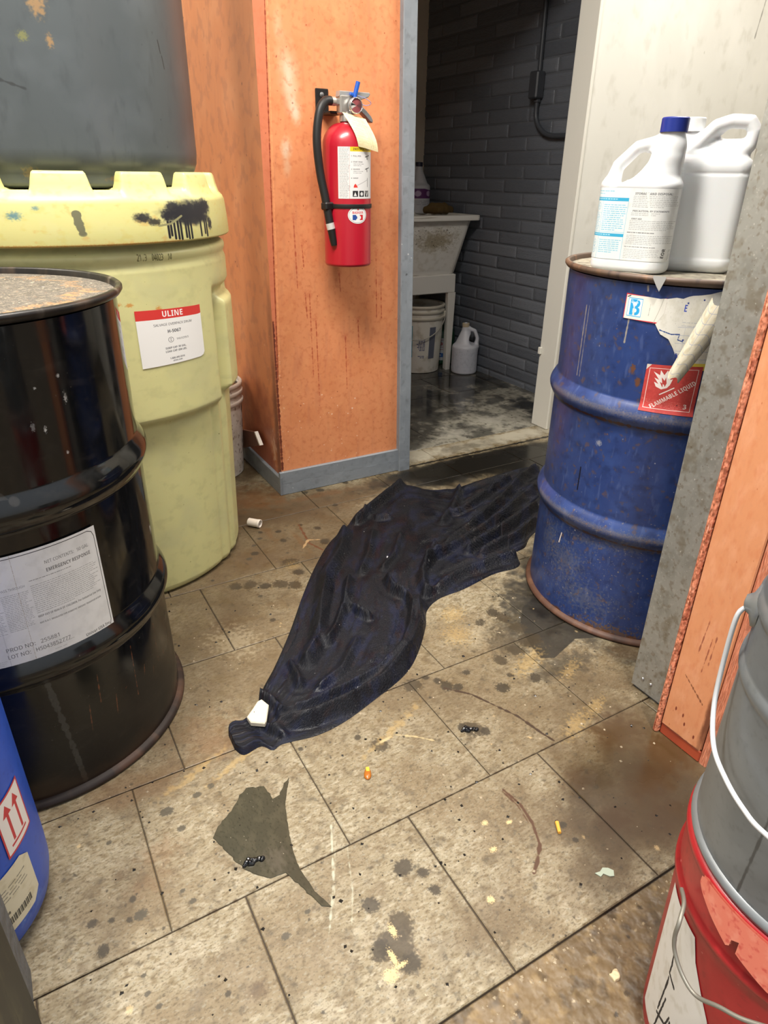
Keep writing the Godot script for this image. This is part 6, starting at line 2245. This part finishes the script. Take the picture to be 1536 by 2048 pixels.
func build_back_room() -> void:
	var sc := Vector3(2.145, 0, -3.505)
	var s := thing("utility_sink", "grimy off-white plastic utility sink on tapered legs in the dim store", "sink", sc)
	var t := Tex.new(1024, 512, hx("dcdad3"))
	t.noise(701, 0.01, 0.45, 0.9, hx("cac6ba"), 0.7)
	for k in 5:
		t.noise(702, 0.03, 0.6, 0.85, hx("6f6450"), 0.18)
	var dirtm := mat(Color.WHITE, 0.45, 0.0, t.tex())
	var b := MB.new()
	var o0 := Vector2(0, 0.035)
	b.grid([ring(0.06, 0.06, 0.03, 0.535), ring(0.205, 0.205, 0.05, 0.535), ring(0.215, 0.215, 0.055, 0.542), ring(0.222, 0.222, 0.055, 0.56), ring(0.272, 0.272, 0.04, 0.83), ring(0.272, 0.272, 0.04, 0.834), ring(0.3, 0.3, 0.02, 0.834), ring(0.3, 0.3, 0.02, 0.834), ring(0.302, 0.302, 0.02, 0.838), ring(0.302, 0.302, 0.02, 0.856), ring(0.3, 0.3, 0.02, 0.86), ring(0.3, 0.3, 0.02, 0.86), ring(0.262, 0.205, 0.03, 0.86, o0), ring(0.258, 0.2, 0.03, 0.855, o0), ring(0.225, 0.17, 0.05, 0.57, o0), ring(0.2, 0.15, 0.05, 0.556, o0), ring(0.02, 0.02, 0.01, 0.552, o0)], true)
	part("basin", b, dirtm, s)
	# smears and drips of dried paint on the front
	b = MB.new()
	var g := RandomNumberGenerator.new()
	g.seed = 12
	t = Tex.new(512, 512, hx("dcdad3"))
	t.noise(705, 0.01, 0.45, 0.9, hx("cac6ba"), 0.7)
	t.stain(Vector2(300, 190), Vector2(190, 150), hx("a59a80"), 0.8, 0.9, 0.6, 3)
	t.stain(Vector2(300, 180), Vector2(210, 120), hx("8d836f"), 0.45, 0.9, 1.0, 4, 0.0, 8.0)
	t.specks(120, 706, 1.5, 9.0, hx("2e2820"), 0.9, Rect2(60, 40, 420, 230))
	t.specks(300, 707, 0.8, 4.0, hx("5d4f3a"), 0.8, Rect2(60, 40, 440, 300))
	var rows := []
	for k in 5:
		var y := lerpf(0.575, 0.822, k / 4.0)
		var h := lerpf(0.222, 0.272, (y - 0.56) / 0.27) + 0.0012
		var row := PackedVector3Array()
		for j in 9:
			row.append(Vector3(lerpf(-h + 0.055, h - 0.055, j / 8.0), y, h))
		rows.append(row)
	b.grid(rows, false, true)
	part("basin_front", b, mat(Color.WHITE, 0.45, 0.0, t.tex()), s, "stained front panel")
	b = MB.new()
	var wl := mat(hx("d8d6cf"), 0.5)
	b.box(T(Vector3(0, 0.5, 0.222)), Vector3(0.41, 0.1, 0.02), 0.004)
	b.box(T(Vector3(0, 0.5, -0.222)), Vector3(0.41, 0.1, 0.02), 0.004)
	b.box(T(Vector3(0.2, 0.5, 0)), Vector3(0.02, 0.1, 0.42), 0.004)
	b.box(T(Vector3(-0.2, 0.5, 0)), Vector3(0.02, 0.1, 0.42), 0.004)
	part("apron", b, wl, s)
	for sx in [-1.0, 1.0]:
		for sz in [-1.0, 1.0]:
			b = MB.new()
			var poly := PackedVector2Array([Vector2(0.0, 0.45), Vector2(-0.052, 0.45), Vector2(-0.042, 0.0), Vector2(-0.012, 0.0)])
			b.prism(Transform3D(Basis(Vector3(sx, 0, 0), Vector3.UP, Vector3(0, 0, sx)), Vector3(0.21 * sx, 0, 0.222 * sz - 0.01 * sx)), poly, 0.02, 0.002)
			b.prism(frame(Vector3((0.188 if sx > 0 else -0.208), 0, 0.229 * sz), Vector3(0, 0, sz), Vector3.UP), poly, 0.012, 0.0)
			part("leg", b, wl, s)
	var f := thing("faucet", "chrome faucet spout at the back ledge of the utility sink", "faucet", sc + Vector3(0.0, 0.86, -0.245))
	b = MB.new()
	b.box(T(Vector3(0, 0.012, 0)), Vector3(0.16, 0.024, 0.045), 0.008)
	part("base", b, chrome, f)
	b = MB.new()
	b.tube(spline([Vector3(0, 0.02, 0), Vector3(0, 0.12, 0), Vector3(0.01, 0.16, 0.04), Vector3(0.02, 0.15, 0.12), Vector3(0.022, 0.12, 0.15), Vector3(0.022, 0.07, 0.155)], 6), 0.009, 12)
	part("spout", b, chrome, f)
	for k in [-1.0, 1.0]:
		b = MB.new()
		b.lathe(T(Vector3(0.06 * k, 0.024, 0)), [Vector2(0.012, 0), Vector2(0.016, 0.015), Vector2(0.02, 0.02), Vector2(0.018, 0.035), Vector2(0, 0.038)], 16)
		part("tap_handle", b, chrome, f)
	# rag heaped on the rim
	b = MB.new()
	b.blob(Transform3D(), Vector3(-0.1, -0.02, -0.09), Vector3(0.1, 0.06, 0.09), 0.006, func(p: Vector3) -> float:
		return smin(smin(rbox(p - Vector3(0, 0.012, 0), Vector3(0.08, 0.018, 0.06), 0.016), capsule(p, Vector3(-0.04, 0.03, -0.02), Vector3(0.03, 0.035, 0.02), 0.02, 0.016), 0.02), capsule(p, Vector3(0.0, 0.02, 0.04), Vector3(0.06, 0.018, 0.03), 0.02, 0.014), 0.015) + 0.002 * sin(p.x * 120.0) * sin(p.z * 90.0))
	single("rag", b, mat(hx("57441f"), 0.9), "crumpled ochre rag heaped on the utility sink's rim", "rag", Vector3(2.36, 0.862, -3.5), 0.4)
	# jug with a purple label on the ledge
	var jm := mat(hx("bfc1c4"), 0.4)
	var jug_mb := MB.new()
	jug_mb.blob(Transform3D(), Vector3(-0.085, -0.008, -0.085), Vector3(0.09, 0.3, 0.085), 0.006, sd_gallon)
	var p1 := thing("cleaner_jug", "white jug with dark cap and purple label on the sink's back ledge", "jug", Vector3(2.352, 0.845, -3.715), 2.6)
	part("body", jug_mb, jm, p1).scale = Vector3(0.95, 0.95, 0.85)
	b = cap_mesh(0.021, 0.022, 20)
	part("cap", b, mat(hx("22243a"), 0.4), p1).position = Vector3(-0.004, 0.252, 0)
	t = Tex.new(512, 256, hx("bfc0c4"))
	t.rect(0, 10, 512, 120, hx("5d2c63"))
	for k in 6:
		t.stain(Vector2(40 + 86 * k, 70), Vector2(26, 40), hx("c9b8cf"), 0.8, 0.2, 0.2, k)
	t.fine(0, 160, 512, 4, 22, hx("6a6a72"), 0.7, 3, 7)
	b = MB.new()
	b.patch(T(), 0.073, [Vector3(180, 0.14, 0.03), Vector3(-180, 0.14, 0.03)], 1)
	part("label", b, mat(Color.WHITE, 0.4, 0.0, t.tex()), p1, "purple and white label").scale = Vector3(1, 1, 0.9)
	# plain milky jug on the floor
	var p2 := thing("plastic_jug", "milky white gallon jug standing on the wet floor beside the sink leg", "jug", Vector3(2.383, 0, -3.185), -0.6)
	part("body", jug_mb, mat(hx("c9ccd4"), 0.42), p2)
	b = cap_mesh(0.021, 0.02, 20)
	part("cap", b, mat(hx("b9ab90"), 0.5), p2, "dirty beige cap").position = Vector3(-0.004, 0.268, 0)
	t = Tex.new(512, 256, hx("c4c7d0"))
	t.noise(3, 0.02, 0.5, 0.9, hx("b0b4be"), 0.7)
	t.fine(20, 40, 470, 10, 18, hx("8f93a0"), 0.35, 4, 5)
	b = MB.new()
	b.patch(T(), 0.0772, [Vector3(200, 0.15, 0.02), Vector3(20, 0.15, 0.02)], 1)
	part("label", b, mat(Color.WHITE, 0.45, 0.0, t.tex()), p2)
	# green bottle behind the leg
	var gb := thing("detergent_bottle", "dark green detergent bottle with a white label behind the sink leg", "bottle", Vector3(2.396, 0, -3.45))
	var gm := mat(hx("14492c"), 0.3)
	b = MB.new()
	b.lathe(T(), [Vector2(0, 0.004), Vector2(0.062, 0.004), Vector2(0.068, 0.0), Vector2(0.076, 0.006), Vector2(0.08, 0.02), Vector2(0.08, 0.15), Vector2(0.078, 0.18), Vector2(0.07, 0.21), Vector2(0.055, 0.23), Vector2(0.035, 0.24), Vector2(0.025, 0.243), Vector2(0.025, 0.255)], 40)
	part("body", b, gm, gb)
	b = cap_mesh(0.029, 0.03, 20)
	part("cap", b, mat(hx("123f27"), 0.4), gb).position = Vector3(0, 0.25, 0)
	t = Tex.new(300, 320, hx("c2c4c6"))
	t.rect(0, 215, 300, 60, hx("23579e"))
	for k in 30:
		var a := TAU * k / 30
		t.line([Vector2(150 + 110 * cos(a), 95 + 70 * sin(a)), Vector2(150 + 110 * cos(a + 0.25), 95 + 70 * sin(a + 0.25))], 6, hx("a8392e"), 0.8)
	t.text("Cas", 150, 105, 80, hx("a8342c"), true, 0, 1, 1, true)
	t.text("Co", 130, 262, 50, hx("d4d8e0"), true, 0, 1, 1, true)
	t.fine(90, 125, 130, 1, 20, hx("a8342c"), 0.9, 4, 10)
	b = MB.new()
	b.patch(T(), 0.081, [Vector3(175, 0.165, 0.03), Vector3(80, 0.165, 0.03)], 1)
	part("label", b, mat(Color.WHITE, 0.4, 0.0, t.tex()), gb, "white label with blue band")
	# white bucket under the sink
	t = Tex.new(1024, 400, hx("d5d2c8"))
	t.noise(711, 0.01, 0.45, 0.9, hx("aea795"), 0.7)
	t.span(0, 0.38, 360, 0)
	for a in [172, 150]:
		t.rect(t.at(Vector2(a - 12, 0)).x, 110, 34, 190, hx("2f8ea6"))
	t.rect(t.at(Vector2(151, 0)).x, 190, 40, 20, hx("d5d2c8"))
	t.fine(t.at(Vector2(106, 0)).x, 190, 50, 8, 9, hx("2b3160"), 0.9, 4, 6)
	t.fine(t.at(Vector2(107, 0)).x, 290, 46, 2, 9, hx("2b3160"), 0.9, 5, 5)
	t.rect(t.at(Vector2(78, 0)).x, 120, 50, 190, hx("5d6270"))
	bucket("bucket", "white plastic bucket with teal print and wire handle under the sink", Vector3(2.182, 0, -3.385), 0.125, 0.143, 0.385, mat(Color.WHITE, 0.42, 0.0, t.tex()), mat(hx("c2bdae"), 0.45), 130.0, false)

func bucket(called: String, label: String, at: Vector3, r0: float, r1: float, h: float, m: Material, rim: Material, front: float, dirty: bool) -> void:
	var o := thing(called, label, "bucket", at)
	var b := MB.new()
	b.lathe(T(), [Vector2(0, 0.006), Vector2(r0 - 0.008, 0.006), Vector2(r0 - 0.004, 0.0), Vector2(r0, 0.004), Vector2(lerpf(r0, r1, 0.92), h - 0.075), Vector2(r1, h - 0.004), Vector2(r1, h - 0.004), Vector2(r1 - 0.004, h - 0.004), Vector2(r1 - 0.006, h - 0.03), Vector2(0, h - 0.035)], 64, h)
	part("body", b, m, o)
	b = MB.new()
	for y in [h - 0.07, h - 0.035, h - 0.006]:
		b.lathe(T(Vector3(0, y, 0)), [Vector2(r1 - 0.006, -0.009), Vector2(r1 + 0.004, -0.008), Vector2(r1 + 0.005, 0.004), Vector2(r1 + 0.002, 0.008), Vector2(r1 - 0.006, 0.008)], 64)
	part("rim", b, rim, o)
	if dirty:
		b = MB.new()
		b.lathe(T(), [Vector2(r1 - 0.002, h - 0.02), Vector2(r1 - 0.03, h - 0.012), Vector2(0.05, h - 0.02), Vector2(0, h - 0.018)], 40)
		var t := Tex.new(256, 256, hx("5d3a1f"))
		t.noise(3, 0.04, 0.5, 0.8, hx("1d1712"), 0.9)
		t.noise(4, 0.06, 0.6, 0.85, hx("d9cfc0"), 0.8)
		part("residue", b, mat(Color.WHITE, 0.5, 0.0, t.tex()), o, "brown crust on top")
	b = MB.new()
	var pts := []
	for k in 13:
		var s := k / 12.0
		var a := deg_to_rad(front - 90.0 + 180.0 * s)
		var y := h - 0.055 - 0.13 * sin(PI * s)
		pts.append(Vector3((r1 + 0.012) * cos(a), y, (r1 + 0.012) * sin(a)))
	b.tube(spline(pts, 4), 0.003, 8)
	part("wire_handle", b, mat(hx("a8a69e"), 0.4, 0.3), o)
	for s in [-90.0, 90.0]:
		b = MB.new()
		var a := deg_to_rad(front + s)
		b.box(frame(Vector3(cos(a) * (r1 + 0.005), h - 0.055, sin(a) * (r1 + 0.005)), Vector3(-sin(a), 0, cos(a)), Vector3.UP), Vector3(0.03, 0.035, 0.016), 0.004)
		part("handle_ear", b, rim, o)

func build_small_things() -> void:
	var t := Tex.new(1024, 400, hx("d9d2c8"))
	t.noise(721, 0.01, 0.45, 0.9, hx("c2b8aa"), 0.7)
	t.noise(722, 0.03, 0.62, 0.85, hx("6b5545"), 0.6)
	t.span(0, 0.36, 360, 0)
	for s in [[30, 0.26, 10, 18], [28, 0.2, 8, 20], [30, 0.13, 10, 14], [26, 0.1, 10, 20]]:
		t.stain(t.at(Vector2(s[0], s[1])), Vector2(s[2], s[3]), hx("3a3236"), 0.85, 0.4, 0.8, int(s[1] * 100))
	bucket("bucket", "dirty white plastic bucket half hidden behind the yellow drum", Vector3(0.628, 0, -2.43), 0.115, 0.132, 0.36, mat(Color.WHITE, 0.45, 0.0, t.tex()), mat(hx("cfc4b8"), 0.5), 200.0, true)
	# offcut board propped behind that bucket
	var o := thing("board_offcut", "brown board offcut with a white-painted end propped behind the dirty bucket", "board", Vector3(0.757, 0, 0))
	var b := MB.new()
	var fr := frame(Vector3.ZERO, Vector3(0, 0, -1), Vector3.UP)
	b.prism(fr, PackedVector2Array([Vector2(2.245, 0.146), Vector2(2.293, 0.183), Vector2(2.62, 0.1), Vector2(2.62, 0.0)]), 0.013, 0.001)
	part("plank", b, mat(hx("6b4432"), 0.6), o)
	b = MB.new()
	b.prism(fr, PackedVector2Array([Vector2(2.234, 0.15), Vector2(2.284, 0.188), Vector2(2.2925, 0.1835), Vector2(2.2445, 0.1455)]), 0.0135, 0.001)
	part("painted_end", b, mat(hx("e9e2d8"), 0.5), o, "white painted end")
	# plastic pipe end by the yellow drum
	o = thing("pipe_cap", "small white plastic pipe end lying on the tiles by the yellow drum", "pipe end", Vector3(0.612, 0.0142, -1.925))
	b = MB.new()
	b.lathe(frame(Vector3(-0.02, 0, 0.0), Vector3.UP, Vector3(0.66, 0, 0.75)), [Vector2(0, 0), Vector2(0.012, 0), Vector2(0.0135, 0.002), Vector2(0.0135, 0.034), Vector2(0.0135, 0.036), Vector2(0.0142, 0.036), Vector2(0.0142, 0.044), Vector2(0.0105, 0.044), Vector2(0.0105, 0.012), Vector2(0.0, 0.012)], 28)
	part("tube", b, mat(hx("dcd2c6"), 0.45), o)
	# white chunk on the cloth's near end
	b = MB.new()
	var g := RandomNumberGenerator.new()
	g.seed = 2
	b.prism(frame(Vector3.ZERO, Vector3(1, 0.1, 0), Vector3(0, 0.12, -1)), PackedVector2Array([Vector2(-0.026, -0.004), Vector2(-0.012, -0.03), Vector2(-0.004, -0.028), Vector2(0.03, -0.006), Vector2(0.033, 0.016), Vector2(0.024, 0.02), Vector2(0.004, 0.016), Vector2(-0.02, 0.012)]), 0.012, 0.002)
	var ch := mat(hx("bfb6a2"), 0.85)
	bump(ch, 0.06, 0.5, 6.0)
	single("tile_shard", b, ch, "chunky off-white shard lying on the near end of the navy cloth", "shard", Vector3(0.306, 0.0195, -1.055), 0.5)
	# litter
	o = thing("cigarette_butt", "yellow cigarette butt on the tiles near the orange jamb", "cigarette butt", Vector3(0.689, 0.004, -0.545), 0.0)
	b = MB.new()
	b.tube(PackedVector3Array([Vector3(0.0055, 0, -0.0095), Vector3(-0.0055, 0, 0.0095)]), 0.0038, 12, 0.0033)
	part("filter", b, mat(hx("d39a3a"), 0.7), o)
	b = MB.new()
	b.tube(PackedVector3Array([Vector3(0.0068, 0.0002, -0.0117), Vector3(0.0055, 0, -0.0095)]), 0.0032, 10)
	part("burnt_end", b, mat(hx("3b2a1a"), 0.9), o, "burnt dark end")
	o = thing("husk", "amber seed husk lying on the tiles between cloth and drop stain", "husk", Vector3(0.444, 0.0, -0.817), -0.5)
	b = MB.new()
	b.blob(Transform3D(), Vector3(-0.012, -0.001, -0.02), Vector3(0.012, 0.01, 0.02), 0.0015, func(p: Vector3) -> float:
		return (Vector3(p.x / 0.0075, (p.y - 0.002) / 0.005, p.z / (0.0145 - 0.004 * signf(p.z))).length() - 1.0) * 0.005)
	part("shell", b, mat(hx("9a5a1c"), 0.3), o)
	b = MB.new()
	b.box(Transform3D(Basis(Vector3.UP, 0.15), Vector3(0, 0.0055, -0.012)), Vector3(0.007, 0.003, 0.011), 0.001)
	part("tip", b, mat(hx("d8b23a"), 0.4), o, "yellow tip")
	var lump := func(p: Vector3) -> float:
		var d := capsule(p, Vector3(-0.014, 0.001, 0.001), Vector3(-0.005, 0.002, -0.003), 0.004, 0.006)
		d = smin(d, capsule(p, Vector3(-0.003, 0.001, 0.003), Vector3(0.005, 0.002, 0.0), 0.0055, 0.004), 0.004)
		d = smin(d, capsule(p, Vector3(0.006, 0.001, -0.002), Vector3(0.017, 0.001, 0.004), 0.003, 0.005), 0.003)
		return d + 0.0011 * sin(p.x * 520.0 + 1.0) * sin(p.z * 610.0)
	b = MB.new()
	b.blob(Transform3D(), Vector3(-0.022, -0.003, -0.013), Vector3(0.026, 0.012, 0.013), 0.0015, lump)
	var tar := mat(hx("0e0f10"), 0.2)
	single("tar_lump", b, tar, "shiny black tar lump in the olive puddle", "lump", Vector3(0.184, 0.001, -0.752), 0.0, "tar lumps on the floor")
	single("tar_lump", b, tar, "shiny black tar lump on bare tiles right of the cloth's near end", "lump", Vector3(0.69, 0.0, -0.82), -0.3, "tar lumps on the floor")
	b = MB.new()
	b.prism(frame(Vector3.ZERO, Vector3.RIGHT, Vector3(0, 0, -1)), PackedVector2Array([Vector2(-0.016, 0.008), Vector2(-0.012, -0.002), Vector2(-0.004, 0.0), Vector2(0.002, -0.009), Vector2(0.009, -0.012), Vector2(0.016, -0.004), Vector2(0.011, 0.004), Vector2(0.003, 0.009), Vector2(-0.006, 0.006)]), 0.0015, 0.0004)
	single("paint_flake", b, mat(hx("a8b3a0"), 0.6), "pale green paint flake on the dirty tiles near the floor edge", "flake", Vector3(0.699, 0.0005, -0.441))
	b = MB.new()
	b.blob(Transform3D(), Vector3(-0.014, -0.004, -0.012), Vector3(0.014, 0.014, 0.012), 0.002, func(p: Vector3) -> float:
		return smin(rbox(p - Vector3(0, 0.004, 0), Vector3(0.007, 0.005, 0.006), 0.002), rbox(p - Vector3(0.006, 0.003, -0.003), Vector3(0.004, 0.004, 0.005), 0.002), 0.003) + 0.0007 * sin(p.x * 700.0) * cos(p.z * 600.0))
	single("plaster_crumb", b, mat(hx("b9a885"), 0.8), "cream plaster crumb on the dark concrete beside the red pail", "crumb", Vector3(0.592, -0.011, -0.318))
	# puddle
	var pts := pairs([0.138, -0.83, 0.163, -0.856, 0.186, -0.868, 0.209, -0.895, 0.225, -0.905, 0.257, -0.894, 0.263, -0.858, 0.275, -0.858, 0.294, -0.88, 0.308, -0.889, 0.277, -0.832, 0.261, -0.775, 0.252, -0.731, 0.25, -0.701, 0.256, -0.653, 0.269, -0.615, 0.255, -0.623, 0.244, -0.655, 0.233, -0.69, 0.226, -0.707, 0.195, -0.711, 0.167, -0.747, 0.154, -0.786])
	var fine_ := PackedVector2Array()
	for i in pts.size():
		var a: Vector2 = pts[i]
		var c: Vector2 = pts[(i + 1) % pts.size()]
		var m := maxi(1, int(a.distance_to(c) / 0.006))
		for k in m:
			var q := a.lerp(c, float(k) / m)
			var smooth_side := i >= 9 and i <= 15
			q += Vector2(g.randf_range(-1, 1), g.randf_range(-1, 1)) * (0.0006 if smooth_side else 0.0018)
			fine_.append(Vector2(q.x, -q.y))
	b = MB.new()
	b.prism(frame(Vector3.ZERO, Vector3.RIGHT, Vector3(0, 0, -1)), fine_, 0.0012, 0.0006)
	t = Tex.new(512, 512, hx("39362a"))
	t.noise(731, 0.01, 0.4, 0.85, hx("444032"), 0.8)
	t.noise(732, 0.05, 0.6, 0.85, hx("2e2b21"), 0.7)
	t.stain(Vector2(250, 300), Vector2(90, 70), hx("544d42"), 0.6, 0.9, 0.6, 5)
	t.specks(60, 733, 0.8, 3.0, hx("bdb5a0"), 0.7)
	t.specks(25, 734, 1.0, 5.0, hx("1a1814"), 0.9)
	single("puddle", b, mat(Color.WHITE, 0.22, 0.0, t.tex()), "olive brown oily puddle with a ragged left side on the tiles", "puddle", Vector3(0, 0.0004, 0))
